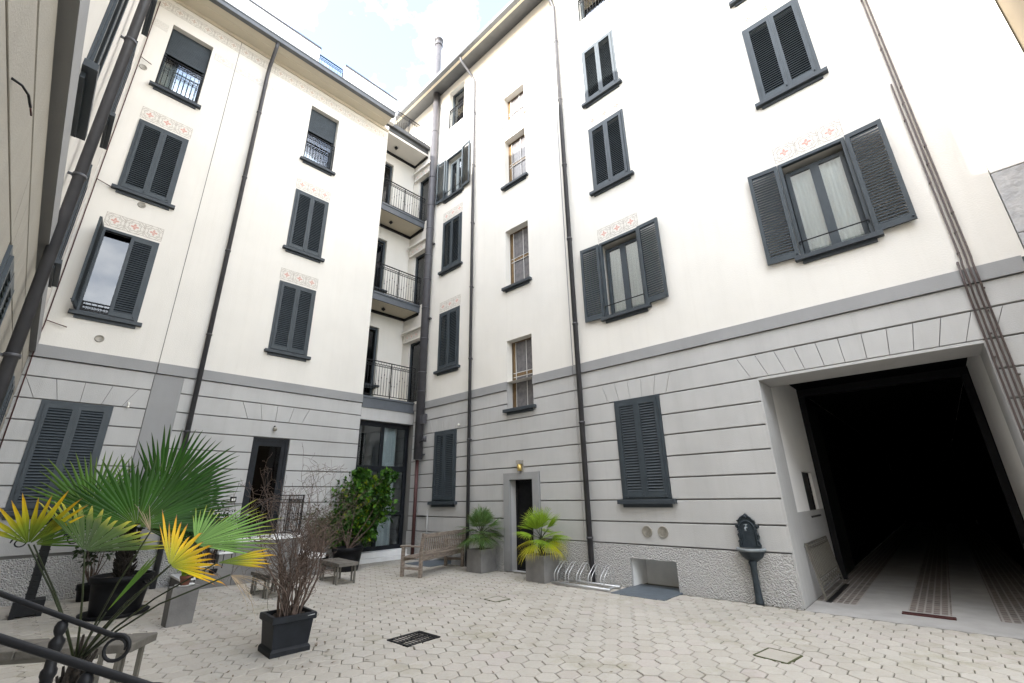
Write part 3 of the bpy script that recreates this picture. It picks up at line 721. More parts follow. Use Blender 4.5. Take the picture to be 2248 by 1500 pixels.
for x, f in ((-1.812, False), (.822, True)): side(x, 3.0, E1, 0, 3.62, 2, f)  # walls past the gate coloured near-black in place of fading light
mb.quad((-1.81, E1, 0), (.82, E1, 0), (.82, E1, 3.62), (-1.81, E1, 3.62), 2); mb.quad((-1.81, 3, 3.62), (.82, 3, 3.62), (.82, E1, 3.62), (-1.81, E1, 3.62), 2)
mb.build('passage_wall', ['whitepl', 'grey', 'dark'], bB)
mb = MB(); x = -1.81
mb.box(x - .09, x - .07, 1.7, 2.57, 1.12, 1.92); mb.box(x - .07, x - .05, 1.72, 1.75, 1.15, 1.9); mb.box(x - .07, x - .05, 2.52, 2.55, 1.15, 1.9); mb.box(x - .07, x - .05, 1.75, 2.52, 1.5, 1.53)
mb.box(x - .07, x + .01, 1.72, 2.55, 1.12, 1.15); mb.box(x - .07, x - .002, 1.70, 1.719, 1.15, 1.92, 1); mb.box(x - .07, x - .002, 2.551, 2.57, 1.15, 1.92, 1); mb.box(x - .07, x - .002, 1.72, 2.55, 1.901, 1.92, 1)
mb.build('passage_window', ['iron', 'whitepl'], bB)
mb = MB(); mb.box(-1.80, -1.70, 3.0, 3.12, 0, 3.5); mb.box(.71, .81, 3.0, 3.12, 0, 3.5); mb.box(-1.80, .81, 2.99, 3.13, 3.45, 3.6); mb.box(-1.79, -1.72, 3.13, 4.3, .05, 3.4); mb.build('gate_frame', 'iron', bB)
# eaves with sloping soffit
mb = MB()
mb.add([(-15, 0, 16.90), (1.46, 0, 16.90), (1.46, -.62, 16.30), (-15, -.62, 16.30), (-15, 0, 17.02), (1.46, 0, 17.02), (1.46, -.62, 16.42), (-15, -.62, 16.42)], [(0, 1, 2, 3), (4, 7, 6, 5), (1, 5, 6, 2), (0, 3, 7, 4), (3, 2, 6, 7)])
mb.box(-15, 1.46, -.06, -.001, 16.74, 16.84)
mb.build('eave_soffit', 'soffit', bB)
mb = MB(); mb.slab([(-15, 16.27), (1.46, 16.27), (1.46, 16.43), (-15, 16.43)], -.76, -.625, 0, .012); 
for i in range(14): mb.box(-14 + i * 1.1, -13.97 + i * 1.1, -.768, -.62, 16.262, 16.438)
mb.build('gutter', 'zinc', bB)
mb = MB(); mb.add([(-15, -.7, 16.44), (1.46, -.7, 16.44), (1.46, 25, 19.5), (-15, 25, 19.5)], [(0, 1, 2, 3)]); mb.build('roof', 'zinc', bB)
mb = MB(); mb.tube([(-11.9, .5, 16.9), (-11.9, .5, 20.6)], .16, 16); mb.lathe([(.16, 0), (.20, .05), (.20, .12), (.15, .15), (.15, .3), (.21, .33), (.21, .42), (.12, .5), (.0, .5)], 16, (-11.9, .5, 20.6)); mb.build('chimney_pipe', 'flue', bB)
# flue in the inner corner
mb = MB(); fx = -10.92
mb.tube([(fx, -.15, 16.75), (fx, -.15, 2.62)], .125, 20)
for z in (16.7, 14.6, 12.5, 11.3, 10.35, 9.3, 8.4, 7.35, 6.3, 5.2, 4.6): mb.tube([(fx, -.15, z - .02), (fx, -.15, z + .02)], .132, 20)
mb.lathe([(.125, 0), (.15, .03), (.15, .1), (.10, .13), (0, .13)], 18, (fx, -.15, 16.74))
mb.tube([(fx + .1, -.17, 3.1), (fx + .35, -.2, 3.15)], .04, 10); mb.tube([(fx + .35, -.2, 3.08), (fx + .35, -.2, 3.24)], .055, 10)
mb.box(fx + .1, fx + .24, -.22, -.08, 3.62, 3.86)
for z in (9.75, 7.0, 3.9, 2.75): mb.box(fx - .02, fx + .17, -.14, -.02, z - .02, z + .02)
mb.build('flue_pipe', 'flue', bB)
mb = MB(); mb.tube([(fx - .05, -.13, 2.6), (fx - .05, -.13, .1)], .05, 10); mb.build('downpipe', 'red', bB)
downpipe(bB, [(-8.93, -.68, 16.3), (-8.93, -.6, 16.12), (-8.85, -.2, 15.75), (-8.80, -.09, 15.5), (-8.80, -.09, .0)], .045)
downpipe(bB, [(-5.25, -.66, 16.3), (-5.25, -.55, 16.1), (-5.25, -.1, 15.6), (-5.25, -.1, .0)], .055)
for i, (x, zt) in enumerate(((.86, 4.42), (.905, 7.58), (.955, 16.6), (1.0, 16.6))):
    mb = MB(); mb.tube([(x, -.03, zt), (x, -.03, 4.45), (x - .01, -.055, 4.36), (x - .01, -.06, 4.05), (x - .01, -.03, 3.98), (x - .02, -.03, 2.2), (x - .02, -.03, .3)] if zt > 5 else [(x, -.0, zt - .02), (x, -.06, zt), (x - .01, -.06, 4.05), (x - .01, -.03, 3.98), (x - .02, -.03, 2.2), (x - .02, -.03, .3)], .0125, 6)
    z = .8 + .3 * i
    while z < zt - .3:
        mb.box(x - .018, x + .014, -.044, .0, z - .006, z + .006); z += 1.15
    mb.build('conduit', 'conduit', bB)
for x, z in ((-4.08, .925), (-3.78, .925)):
    mb = MB(); T = Matrix.Translation((x, 0, z)) @ Matrix.Rotation(PI / 2, 4, 'X')
    mb.lathe([(.098, -.01), (.098, .014), (.088, .02), (.08, .008), (0, .008)], 24, T=T, mi=0)
    for k in range(6): mb.box(x - .075 + .004 * abs(k - 2.5), x + .075 - .004 * abs(k - 2.5), -.014, -.006, z - .06 + k * .023, z - .052 + k * .023)
    mb.build('round_vent', 'ventgrey', bB)
mb = MB(); mb.box(-10.95, -10.55, -.045, -.03, 1.12, 1.24); mb.tube([(-10.5, -.04, 1.25), (-10.5, -.04, .3)], .015, 6); mb.build('meter_box', 'grey', bB)
mb = MB(); mb.lathe([(0, 0), (.025, .01), (.03, .05), (0, .08)], 8, (-9.28, -.05, 3.4)); mb.tube([(-9.28, 0, 3.44), (-9.28, -.05, 3.44)], .01, 6); mb.build('sensor', 'lampglass', bB)

# ================================================================== LEFT EDGE WING (C) beside the camera
bC = thing('apartment_building', 'wing at the left edge of the view, seen almost edge on beside the big drainpipe', 'building', OC, RC)
SC = 12.75
opsC, gC = [], []
cC = (-1.95, -6.67)
for xc in cC:
    opsC += [(xc - .48, xc + .48, 5.15, 7.08), (xc - .48, xc + .48, 8.1, 10.02), (xc - .44, xc + .44, 11.12, 13.18)]; gC.append((xc - .48, xc + .48, 1.46, 3.35))
mb = MB(); grid(mb, -SC, 0, 4.37, 14.05, 0, opsC)
for o in opsC: reveal(mb, o, 0, .45)
mb.quad((-SC, 6, 0), (-SC, 0, 0), (-SC, 0, 14.2), (-SC, 6, 14.2)); mb.quad((0, 6, 0), (-SC, 6, 0), (-SC, 6, 14.2), (0, 6, 14.2)); mb.quad((0, 0, 0), (0, 6, 0), (0, 6, 14.2), (0, 0, 14.2))
mb.box(-26, -SC - .01, 0, 6, 0, 9.38)
mb.build('plaster_wall', 'cream', bC)
mb = MB(); grid(mb, -SC, 0, 0, 4.14, .03, gC, 1)
for o in gC: reveal(mb, o, .03, .4)
courses(mb, -SC, 0, gC, [(c, .62, 4, 1.3) for c in cC], .05)
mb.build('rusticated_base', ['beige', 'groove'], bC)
mb = MB(); mb.box(-SC, 0, -.03, .03, -.1, .70); mb.build('plinth', 'pebble', bC)
mb = MB(); mb.box(-SC, 0, -.07, .03, 4.22, 4.50); mb.build('string_course', 'band', bC)
for xc in cC:
    window(bC, xc, 5.15, .96, 1.93, fz=False); window(bC, xc, 8.1, .96, 1.92, fz=False); window(bC, xc, 11.12, .88, 2.06, 'roller', fz=False); window(bC, xc, 1.46, .96, 1.89, fz=False)
mb = MB(); mb.box(-SC, -.66, -.6, 0, 13.99, 14.1); mb.build('eave_soffit', 'soffit', bC)
mb = MB(); mb.slab([(-SC, 13.96), (-.76, 13.96), (-.76, 14.13), (-SC, 14.13)], -.74, -.61, 0, .01); mb.box(-SC, 0, -.61, 6, 14.12, 14.16); mb.build('gutter', 'zinc', bC)
mb = MB(); mb.box(-SC, -.3, -.27, -.12, 14.17, 15.25); mb.build('parapet', 'whitepl', bC)
downpipe(bC, [(-5.18, -.62, 13.98), (-5.18, -.5, 13.7), (-5.18, -.1, 13.2), (-5.18, -.1, .0)], .054)
mb = MB(); mb.tube([(-9.0, .0, 3.43), (-8.95, -.03, 3.45), (-8.88, -.05, 3.46), (-8.80, -.06, 3.45)], .006, 6); mb.tube([(-8.80, -.06, 3.45), (-8.76, -.068, 3.43)], .004, 5, 1); mb.build('cable_end', ['iron', 'red'], bC)

# ================================================================== neighbours to the right
bN = thing('neighbour_building', 'white plastered neighbour with rough stone cladding at the right edge, past the conduits', 'building', PB(1.472, 0), YB)
mb = MB(); mb.box(0, .73, .006, 8, 5.56, 17); mb.build('plaster_wall', 'whitepl', bN)
mb = MB()
for k in range(6):
    mb.slab([(0, .001 + k * .925), (.73, .001 + k * .925), (.73, .915 + k * .925), (0, .915 + k * .925)], .0, 6, 0, .006)
mb.build('stone_cladding', 'stonewall', bN)
bT = thing('neighbour_building', 'tan plastered building, a sliver in the top right corner', 'building', PB(2.22, 0), YB)
mb = MB(); mb.box(0, 3, -1.3, 8, 0, 15); mb.build('plaster_wall', 'tan', bT)
mb = MB(); mb.box(-.2, 3.2, -1.4, 8, 15.0, 15.2); mb.build('roof', 'zinc', bT)

# ================================================================== GROUND
mb = MB(); mb.quad((-400, -400, -.012), (400, -400, -.012), (400, 400, -.012), (-400, 400, -.012)); tag(mb.build('ground', 'joint'), kind='structure')
hs = .1225; gap = .0038
mb = MB()
A2 = Vector((1.681, 5.248, 0)); ex, ey = dB, nB
rw, rh = hs * math.sqrt(3), hs * 1.5
holes = []
def inhole(p):
    for c, ux, hw, hl in holes:
        d = p - c; a = d.dot(ux); b = d.dot(Vector((-ux.y, ux.x, 0)))
        if abs(a) < hw + .05 and abs(b) < hl + .05: return True
    return False
rng = random.Random(3)
for j in range(-70, 70):
    for i in range(-60, 60):
        c = A2 + ex * (rw * (i + .5 * (j % 2))) + ey * (rh * j)
        a_off = c.dot(nA) - DA; b_off = c.dot(nB) - DB; cu = (c - OC).dot(nC)
        if a_off < -.05 or b_off < .06 or cu < -.08 or c.dot(dB) > 2.25 or a_off > 17: continue
        t = (rng.random(), max(0, rng.gauss(.0, .45)) if rng.random() < .35 else 0, 0)
        t = (t[0], min(1, t[1]), 0)
        dz = rng.uniform(-.0025, .0025); tx, ty = rng.gauss(0, .006), rng.gauss(0, .006)
        rr = hs - gap / .866 - abs(rng.gauss(0, .0018)); ro = rng.gauss(0, .012)
        c = c + ex * rng.gauss(0, .0016) + ey * rng.gauss(0, .0016)
        vs = []
        for ring, (f, z) in enumerate(((1, -.02), (1, -.0045), (.955, 0))):
            for q in range(6):
                an = PI / 2 + q * PI / 3 + ro
                l = ex * (rr * f * math.cos(an)) + ey * (rr * f * math.sin(an))
                p = c + l; vs.append((p.x, p.y, z + dz + tx * l.x + ty * l.y))
        fs = [tuple(reversed(range(12, 18)))]
        for k in (0, 6):
            for q in range(6): fs.append((k + (q + 1) % 6, k + q, k + 6 + q, k + 6 + (q + 1) % 6))
        mb.add(vs, fs, 0, False, t)
tag(mb.build('paving', 'paver'), kind='structure')
# passage floor
o = link('passage_floor', None, None, OB, YB); tag(o, kind='structure')
mb = MB(); mb.box(-1.80, .81, -.12, .70, -.05, .004); mb.box(-1.30, -.74, .70, 24, -.05, .004); mb.box(-.30, .14, .70, 24, -.05, .004); a = mb.build('concrete_strip', 'apron', o)
mb = MB()
for a, b in ((-1.80, -1.301), (-.739, -.301), (.141, .81)): mb.box(a, b, .701, 24, -.05, .001)
mb.build('brick_strip', 'bricks', o)
mb = MB(); mb.box(-.79, -.26, .45, .55, -.02, .012); mb.box(-.79, -.26, .44, .4495, -.02, .02); mb.box(-.79, -.26, .5505, .56, -.02, .02)
t = tag(mb.build('drain_channel', 'red', None, OB, YB), 'dark red metal drain channel across the passage entrance', 'drain cover')

# grates and covers set in the paving
def corner_frame(pts):
    c = sum(pts, Vector()) / len(pts); x = (pts[1] - pts[0]); return c, math.atan2(x.y, x.x)
gc = Vector((-1.21, 6.04, 0))
t = thing('drain_grate', 'black cast iron drain grate with two rows of slots in the paving', 'drain cover', gc, R(49))
mb = MB(); L, Wd = .235, .2
mb.box(-L, L, -Wd, -Wd + .03, -.01, .009); mb.box(-L, L, Wd - .03, Wd, -.01, .009); mb.box(-L, -L + .03, -Wd + .03, Wd - .03, -.01, .009); mb.box(L - .03, L, -Wd + .03, Wd - .03, -.01, .009); mb.box(-L + .03, L - .03, -.018, .018, -.01, .008)
for k in range(9):
    x = -L + .055 + k * .0455
    for a, b in ((-Wd + .03, -.018), (.018, Wd - .03)): mb.box(x, x + .02, a, b, -.012, .007)
mb.build('grate', 'iron', t); mb = MB(); mb.box(-L + .01, L - .01, -Wd + .01, Wd - .01, -.012, -.004); mb.build('pit', 'dark', t)
for px, rz, w, l, lab in (((2.62, 5.26), R(38), .17, .16, 'square paved manhole cover rimmed with moss, nearest the camera on the right'), ((-.31, 8.09), R(40), .15, .15, 'square paved manhole cover in the middle of the yard')):
    t = thing('manhole_cover', lab, 'manhole cover', (px[0], px[1], 0), rz)
    mb = MB(); mb.box(-w + .012, w - .012, -l + .012, l - .012, -.01, .0055); mb.build('lid', 'paver', t)
    mb = MB()
    for a in (-1, 1): mb.box(-w, w, a * l - .008, a * l + .008, -.01, .0065); mb.box(a * w - .008, a * w + .008, -l + .008, l - .008, -.01, .0065)
    mb.build('rim', 'mossy', t)
for u0, u1, lab in ((-4.5, -3.55, 'blue grey steel plate in front of the cellar opening by the fountain'), (-10.42, -9.45, 'blue grey steel plate on the ground behind the teak bench')):
    mb = MB(); mb.cbox(u0, u1, -.72, .3, -.01, .014, .004); tag(mb.build('steel_plate', 'steelmat', None, OB, YB), lab, 'floor plate')

# ================================================================== OBJECTS AGAINST WALL B
f = thing('wall_fountain', 'dark cast iron wall fountain on a tapered pedestal beside the passage', 'fountain', PB(-2.37, 0), YB)
mb = MB()
prof = [(-.15, .76), (.15, .76), (.155, .80), (.135, .86), (.15, .92), (.13, .98), (.135, 1.02), (.17, 1.05), (.165, 1.085), (.12, 1.09), (.125, 1.13), (.085, 1.17), (.05, 1.19), (.03, 1.225), (0, 1.25)]
pts = prof + [(-x, z) for x, z in reversed(prof[2:-1])]
mb.slab([(x, z) for x, z in pts], -.075, -.03, 0)
arch = [(.105 * math.cos(a), 1.02 + .12 * math.sin(a)) for a in [PI * i / 12 for i in range(13)]]
mb.tube([(.105, -.08, .80)] + [(x, -.08, z) for x, z in arch] + [(-.105, -.08, .80)], .012, 6)
for s in (-1, 1):
    for zz, rr in ((.83, .034), (.93, .026), (1.05, .03), (1.00, .02)):
        mb.tube([(s * (.13 + rr * .6 * math.cos(a)), -.085, zz + rr * math.sin(a)) for a in [2 * PI * q / 10 for q in range(9)]], .009, 5)
    mb.tube([(s * .02, -.085, 1.22), (s * .07, -.085, 1.19), (s * .10, -.085, 1.15), (s * .13, -.08, 1.14)], .013, 6)
mb.lathe([(.0, -.03), (.03, 0), (0, .035)], 8, (0, -.085, 1.20))
mb.build('back_plate', 'fountain', f)
def half_bowl(prof, n=16):
    q = MB(); k = len(prof); vs = []
    for r, z in prof:
        for j in range(n + 1):
            a = PI + PI * j / n; vs.append((r * math.cos(a) * 1.0, -.03 + r * math.sin(a) * 1.15, z))
    q.add(vs, [(i * (n + 1) + j, i * (n + 1) + j + 1, (i + 1) * (n + 1) + j + 1, (i + 1) * (n + 1) + j) for i in range(k - 1) for j in range(n)], 0, True); return q
half_bowl([(.045, .56), (.08, .58), (.14, .63), (.175, .69), (.185, .715)]).build('basin', 'fountain', f)
half_bowl([(.185, .715), (.205, .722), (.21, .745), (.20, .76), (.17, .755), (.15, .70), (.02, .66)]).build('basin_rim', 'basin', f)
mb = MB(); mb.lathe([(.062, 0), (.06, .04), (.05, .07), (.045, .3), (.045, .5), (.06, .56), (.05, .58), (0, .58)], 16, (0, -.09, 0)); mb.build('pedestal', 'fountain', f)
mb = MB(); mb.tube([(0, -.075, 1.045), (0, -.13, 1.05), (0, -.16, 1.04), (0, -.165, 1.0)], .014, 8); mb.tube([(0, -.11, 1.05), (0, -.11, 1.085)], .008, 6); mb.tube([(-.025, -.11, 1.088), (.025, -.11, 1.088)], .007, 6); mb.build('tap', 'basin', f)

t = thing('bicycle_rack', 'low galvanised bicycle rack of paired hoops beside the grey planter', 'bicycle rack', PB(-5.16, .42), YB)
mb = MB()
for y in (-.24, .1): mb.tube([(-.62, y, .035), (.62, y, .035)], .022, 10)
for s in (-.5, .5): mb.box(s - .02, s + .02, -.24, .1, .01, .03)
mb.build('base_rail', 'galv', t)
for k in range(5):
    for d in (0, .07):
        x = -.56 + k * .25 + d
        mb = MB(); mb.tube([(x, -.24, .03), (x, -.24, .18), (x, -.20, .23), (x, -.03, .36), (x, .03, .375), (x, .08, .34), (x, .10, .27), (x, .1, .03)], .007, 8); mb.build('hoop', 'galv', t)

t = thing('iron_grille', 'spare wrought iron grille leaning inside the passage', 'grille', PB(-1.66, -1.55), YB + PI / 2)
# local x = into passage, lean against left jamb
T = Matrix.Rotation(R(-9), 4, 'X')
mb = MB()
def bx(a, b, c, d, e, f): mb.box(a, b, c, d, e, f, 0, T)
for x in (-.86, .84): bx(x, x + .02, -.012, .012, .02, .80)
for z in (.02, .14, .30, .70, .78): bx(-.84, .84, -.01, .01, z, z + .016)
for k in range(15): x = -.78 + k * .111; bx(x - .010, x + .010, -.008, .008, .316, .70)
for k in range(9):
    x = -.76 + k * .19
    for zc, rr in ((.23, .05), (.745, .024)):
        mb.tube([T @ Vector((x + rr * math.cos(a), 0, zc + rr * math.sin(a))) for a in [2 * PI * q / 10 for q in range(11)]], .008, 5)
        mb.tube([T @ Vector((x + .095 + rr * .6 * math.cos(a), 0, zc + rr * .6 * math.sin(a))) for a in [2 * PI * q / 8 for q in range(9)]], .007, 5)
mb.build('panel', 'legmetal', t)
mb = MB(); bx(-.9, .9, -.06, .06, -.012, .006); mb.build('foot_plate', 'iron', t)

# lamps
t = thing('wall_lamp', 'small brass and opal wall lamp above the narrow dark door', 'wall lamp', PB(-7.06, 0, 2.1), YB)
mb = MB(); mb.box(-.06, .06, -.02, 0, .0, .24); mb.box(-.065, .065, -.13, -.02, .17, .25); mb.build('bracket', 'ventgrey', t)
mb = MB(); mb.lathe([(.0, .01), (.05, .015), (.055, .08), (.055, .165), (0, .168)], 14, (0, -.075, 0)); mb.build('lamp_shade', 'brass', t)
t = thing('wall_lamp', 'little globe lamp above the glazed entrance door of the left wing', 'wall lamp', PA(3.71, 0, 3.2), YA)
mb = MB(); mb.tube([(0, 0, .06), (0, -.06, .07), (0, -.08, .04)], .012, 6); mb.build('bracket', 'iron', t)
mb = MB(); mb.lathe([(0, -.06), (.035, -.05), (.05, -.01), (.04, .03), (.015, .045), (0, .046)], 14, (0, -.085, 0)); mb.build('globe', 'ventgrey', t)
t = thing('wall_lamp', 'small square black wall light beside the door of the left wing', 'wall lamp', PA(3.10, 0, 1.60), YA)
mb = MB(); mb.box(-.055, .055, -.05, 0, -.05, .055); mb.build('housing', 'iron', t)
mb = MB(); mb.box(-.035, .035, -.054, -.0505, -.03, .02); mb.build('diffuser', 'lampglass', t)

rl = random.Random(19); mb = MB()
for c0, sd, n in ((PB(-6.3, 1.0), .45, 70), (Vector((-2.4, 5.3, 0)), .5, 50), (Vector((-.3, 4.6, 0)), .9, 40), (PA(3.2, 2.2), 1.0, 60)):
    for k in range(n):
        p = c0 + Vector((rl.gauss(0, sd), rl.gauss(0, sd), .006)); an = rl.uniform(0, 6.3); L = rl.uniform(.012, .032); d = Vector((math.cos(an), math.sin(an), 0)); q = Vector((-d.y, d.x, 0)) * .35; h = Vector((0, 0, rl.uniform(.003, .012)))
        mb.add([p - d * L, p - q * L, p + d * L + h, p + q * L + h * .5], [(0, 1, 2), (0, 2, 3)], 0, False, (rl.random(), rl.random(), 0))
M['litter'] = m_leaf('leaf_litter', [(0, (.10, .06, .03)), (1, (.20, .14, .07))], .4)
tag(mb.build('leaf_litter', 'litter'), 'small dry leaves scattered over the paving', 'leaf litter', kind='stuff')

# ================================================================== FURNITURE
def slat_bench(loc, rz, L, D, H, lab, nboards=None, grp='slatted benches in the yard', cross=False):
    t = thing('slat_bench', lab, 'bench', loc, rz, grp)
    mb = MB()
    n = nboards or max(4, int(L / .16)); w = L / n
    for i in range(n): mb.cbox(-L / 2 + w * i + .004, -L / 2 + w * (i + 1) - .004, -D / 2, D / 2, H - .06, H + random.uniform(-.002, .002), .006)
    mb.build('seat', 'slatwood', t)
    for sx in (-1, 1):
        for sy in (-1, 1):
            x = sx * (L / 2 - .10); y = sy * (D / 2 - .025); mb = MB()
            mb.box(x - .016, x + .016, y - .016, y + .016, 0, H - .06); mb.box(x - sx * .13 - .014, x - sx * .13 + .014, y - .014, y + .014, 0, H - .06); mb.build('leg', 'legmetal', t)
    for sx in (-1, 1):
        mb = MB(); mb.box(sx * (L / 2 - .10) - .012, sx * (L / 2 - .10) + .012, -D / 2 + .041, D / 2 - .041, .02, .045); mb.build('stretcher', 'legmetal', t)
    for sy in (-1, 1):
        mb = MB(); mb.box(-L / 2 + .262, L / 2 - .262, sy * (D / 2 - .025) - .01, sy * (D / 2 - .025) + .01, H - .095, H - .0605); mb.build('side_rail', 'legmetal', t)
    return t
a1 = math.atan2(-.75, .67)
slat_bench(Vector((-3.62, 10.0, 0)), math.atan2(-.73, .68), 1.02, .40, .38, 'slatted low bench in front of the round black pot')
slat_bench(Vector((-4.33, 8.75, 0)), math.atan2(-.66, .75) , .86, .40, .36, 'slatted low bench half hidden behind the bare shrub')
slat_bench(Vector((-3.98, 4.37, 0)), math.atan2(.16, 1.0), 1.5, .36, .44, 'long slatted bench in the lower left foreground behind the handrails', 7)

# teak garden bench, its back to the camera
t = thing('garden_bench', 'weathered teak garden bench with slatted back, standing before the glazed entrance', 'bench', Vector((-1.86, 11.1, 0)), math.atan2(1.71, .80))
L, D = 1.72, .50
mb = MB()
for i in range(6): mb.cbox(-L / 2, L / 2, -D / 2 + .03 + i * .072, -D / 2 + .09 + i * .072, .37, .395, .004)
mb.box(-L / 2 + .05, L / 2 - .05, -D / 2 + .02, -D / 2 + .05, .30, .369); mb.box(-L / 2 + .05, L / 2 - .05, D / 2 - .08, D / 2 - .05, .30, .369)
mb.build('seat', 'teak', t)
mb = MB()
mb.box(-L / 2, L / 2, -D / 2 - .075, -D / 2 - .035, .76, .83); mb.box(-L / 2, L / 2, -D / 2 - .03, -D / 2 + .005, .44, .50)
n = 22
for i in range(n):
    x = -L / 2 + .06 + (L - .12) * i / (n - 1)
    mb.box(x - .016, x + .016, -.007, .007, -.01, .30, 0, Matrix.Translation((0, -D / 2 - .018, .48)) @ Matrix.Rotation(R(7), 4, 'X'))
mb.build('backrest', 'teak', t)
for s in (-1, 1):
    x = s * (L / 2 - .03)
    mb = MB(); mb.box(x - .03, x + .03, -D / 2 - .03, -D / 2 + .03, 0, .5); mb.box(x - .03, x + .03, -.03, .03, 0, .38, 0, Matrix.Translation((0, -D / 2, .47)) @ Matrix.Rotation(R(7), 4, 'X')); mb.build('leg', 'teak', t)
    mb = MB(); mb.box(x - .03, x + .03, D / 2 - .06, D / 2, 0, .57); mb.build('leg', 'teak', t)
    mb = MB(); mb.cbox(x - .035, x + .035, -D / 2 - .0, D / 2 + .04, .575, .605, .006); mb.box(x - .02, x + .02, -D / 2 + .03, D / 2 - .06, .14, .19); mb.build('armrest', 'teak', t)

# cement planters with small palms
def cube_planter(loc, rz, w, h, lab, m='cement', grp=None):
    t = thing('planter', lab, 'planter', loc, rz, grp); mb = MB(); e = .03; x = w / 2
    q = [(-x, -x), (x, -x), (x, x), (-x, x)]; i = x - e
    vs = [(a, b, 0) for a, b in q] + [(a, b, h) for a, b in q] + [(math.copysign(i, a), math.copysign(i, b), h) for a, b in q] + [(math.copysign(i, a), math.copysign(i, b), h - .1) for a, b in q]
    fs = [(3, 2, 1, 0)]
    for k in (0, 4, 8):
        for j in range(4): fs.append((k + j, k + (j + 1) % 4, k + 4 + (j + 1) % 4, k + 4 + j))
    mb.add(vs, fs, 0); mb.build('box', m, t)
    mb = MB(); soil(mb, i, i, h - .06); mb.build('soil', 'soil', t); return t
def soil(mb, ax, ay, z, n=10, r=random.Random(5)):
    vs = [(-ax + 2 * ax * i / n, -ay + 2 * ay * j / n, z + r.uniform(-.012, .025)) for j in range(n + 1) for i in range(n + 1)]
    mb.add(vs, [(j * (n + 1) + i, j * (n + 1) + i + 1, (j + 1) * (n + 1) + i + 1, (j + 1) * (n + 1) + i) for j in range(n) for i in range(n)])
pLc = Vector((-.77, 10.97, 0)); pRc = Vector((.52, 9.68, 0))
cube_planter(pLc, YB, .46, .46, 'square cement planter at the end of the teak bench', grp='cement planters')
cube_planter(pRc, YB, .46, .47, 'square cement planter beside the bicycle rack', grp='cement planters')

# fan palm leaf
def fan(mb, hub, a, b, n, rad, spread, nseg, split=.5, droop=.12, fold=.035, mi=0, rnd=random, vary=.12, fray=0.):
    """a: mid direction, b: sideways, n: upward normal of the blade (unit vectors)"""
    da = spread / nseg
    for i in range(nseg):
        ph = -spread / 2 + da * (i + .5) + rnd.uniform(-.15, .15) * da
        L = rad * (1 - .22 * (abs(ph) / (spread / 2 + 1e-6)) ** 2) * (1 + rnd.uniform(-vary, vary))
        d = a * math.cos(ph) + b * math.sin(ph); s = b * math.cos(ph) - a * math.sin(ph)
        g = rnd.random(); vs = []; ts = []
        tw = rnd.uniform(-.3, .3)
        for f, wd in ((.04, 1.), (.28, 1.), (split, 1.), (split + (1 - split) * .3, .66), (split + (1 - split) * .7, .34), (1., .03)):
            r = L * f
            hw = math.tan(da / 2) * L * min(f, split + (f - split) * .35 if f > split else f) * wd * .97
            z = -droop * L * max(0, f - .25) ** 2
            if f >= 1: z -= rnd.uniform(0, droop) * L * .6
            c = hub + d * r + Vector((0, 0, z)); nn = (n + s * tw * f).normalized()
            vs += [c - s * hw - nn * fold * hw * 12 * .5, c + nn * fold * hw * 4, c + s * hw - nn * fold * hw * 12 * .5]
            ts += [(f, g, 0)] * 3
        fs = []
        for k in range(5): fs += [(3 * k, 3 * k + 1, 3 * k + 4, 3 * k + 3), (3 * k + 1, 3 * k + 2, 3 * k + 5, 3 * k + 4)]
        mb.add(vs, fs, mi, False, ts)
def frond(par, name, base_, hub, a, side_hint, rad, spread, nseg, mname, pr=.008, tilt=0., **kw):
    """petiole plus fan; coordinates in the parent's space"""
    mb = MB(); a = a.normalized(); b = (side_hint - a * side_hint.dot(a)).normalized(); n = a.cross(b) * -1
    if n.z < 0: n = -n; 
    fan(mb, hub, a, b, n, rad, spread, nseg, **kw)
    mid = base_.lerp(hub, .55) + Vector((0, 0, .05 * (hub - base_).length))
    mb.tube([base_, base_.lerp(mid, .5) + Vector((0, 0, .02)), mid, hub - a * .0], [pr * 1.5, pr * 1.2, pr, pr * .8], 6, 1, tint=(0, .5, 0))
    return mb.build(name, [mname, 'petiole'], par)
def small_palm(loc, h, nf, r, rad, lab, mn, mn_low, seed, low=.25, grp=None):
    rnd = random.Random(seed)
    t = thing('fan_palm', lab, 'palm', loc, 0, grp)
    mb = MB(); pts = [(rnd.uniform(-.008, .008), rnd.uniform(-.008, .008), z) for z in [h * k / 8 for k in range(9)]]
    mb.tube(pts, [.045, .05, .05, .046, .05, .047, .05, .045, .03], 9)
    for k in range(60):
        z = h * rnd.random(); an = rnd.uniform(0, 2 * PI); rr = .047
        p = Vector((rr * math.cos(an), rr * math.sin(an), z)); q = p + Vector((.03 * math.cos(an), .03 * math.sin(an), rnd.uniform(-.05, .05))); mb.tube([p, q], [.012, .003], 4)
    mb.build('trunk', 'bark', t)
    top = Vector((0, 0, h))
    for k in range(nf):
        f = k / (nf - 1); el = R(82 - 96 * f) + rnd.uniform(-.12, .12); az = k * 2.399 + rnd.uniform(-.3, .3)
        d = Vector((math.cos(az) * math.cos(el), math.sin(az) * math.cos(el), math.sin(el)))
        pl = r * rnd.uniform(.75, 1.1) * (.8 if f > .8 else 1)
        hub = top + d * pl - Vector((0, 0, .12 * pl * (1 - math.sin(el))))
        a = (d + Vector((0, 0, -.35 if f > .4 else .05))).normalized(); sd = Vector((-math.sin(az), math.cos(az), rnd.uniform(-.25, .25)))
        frond(t, 'frond', top + Vector((0, 0, -.03 * f)), hub, a, sd, rad * rnd.uniform(.85, 1.12), R(rnd.uniform(120, 175)), 22, mn_low if f > 1 - low else mn, .0045, rnd=rnd, droop=.18 if f < .6 else .3, split=.42)
    return t
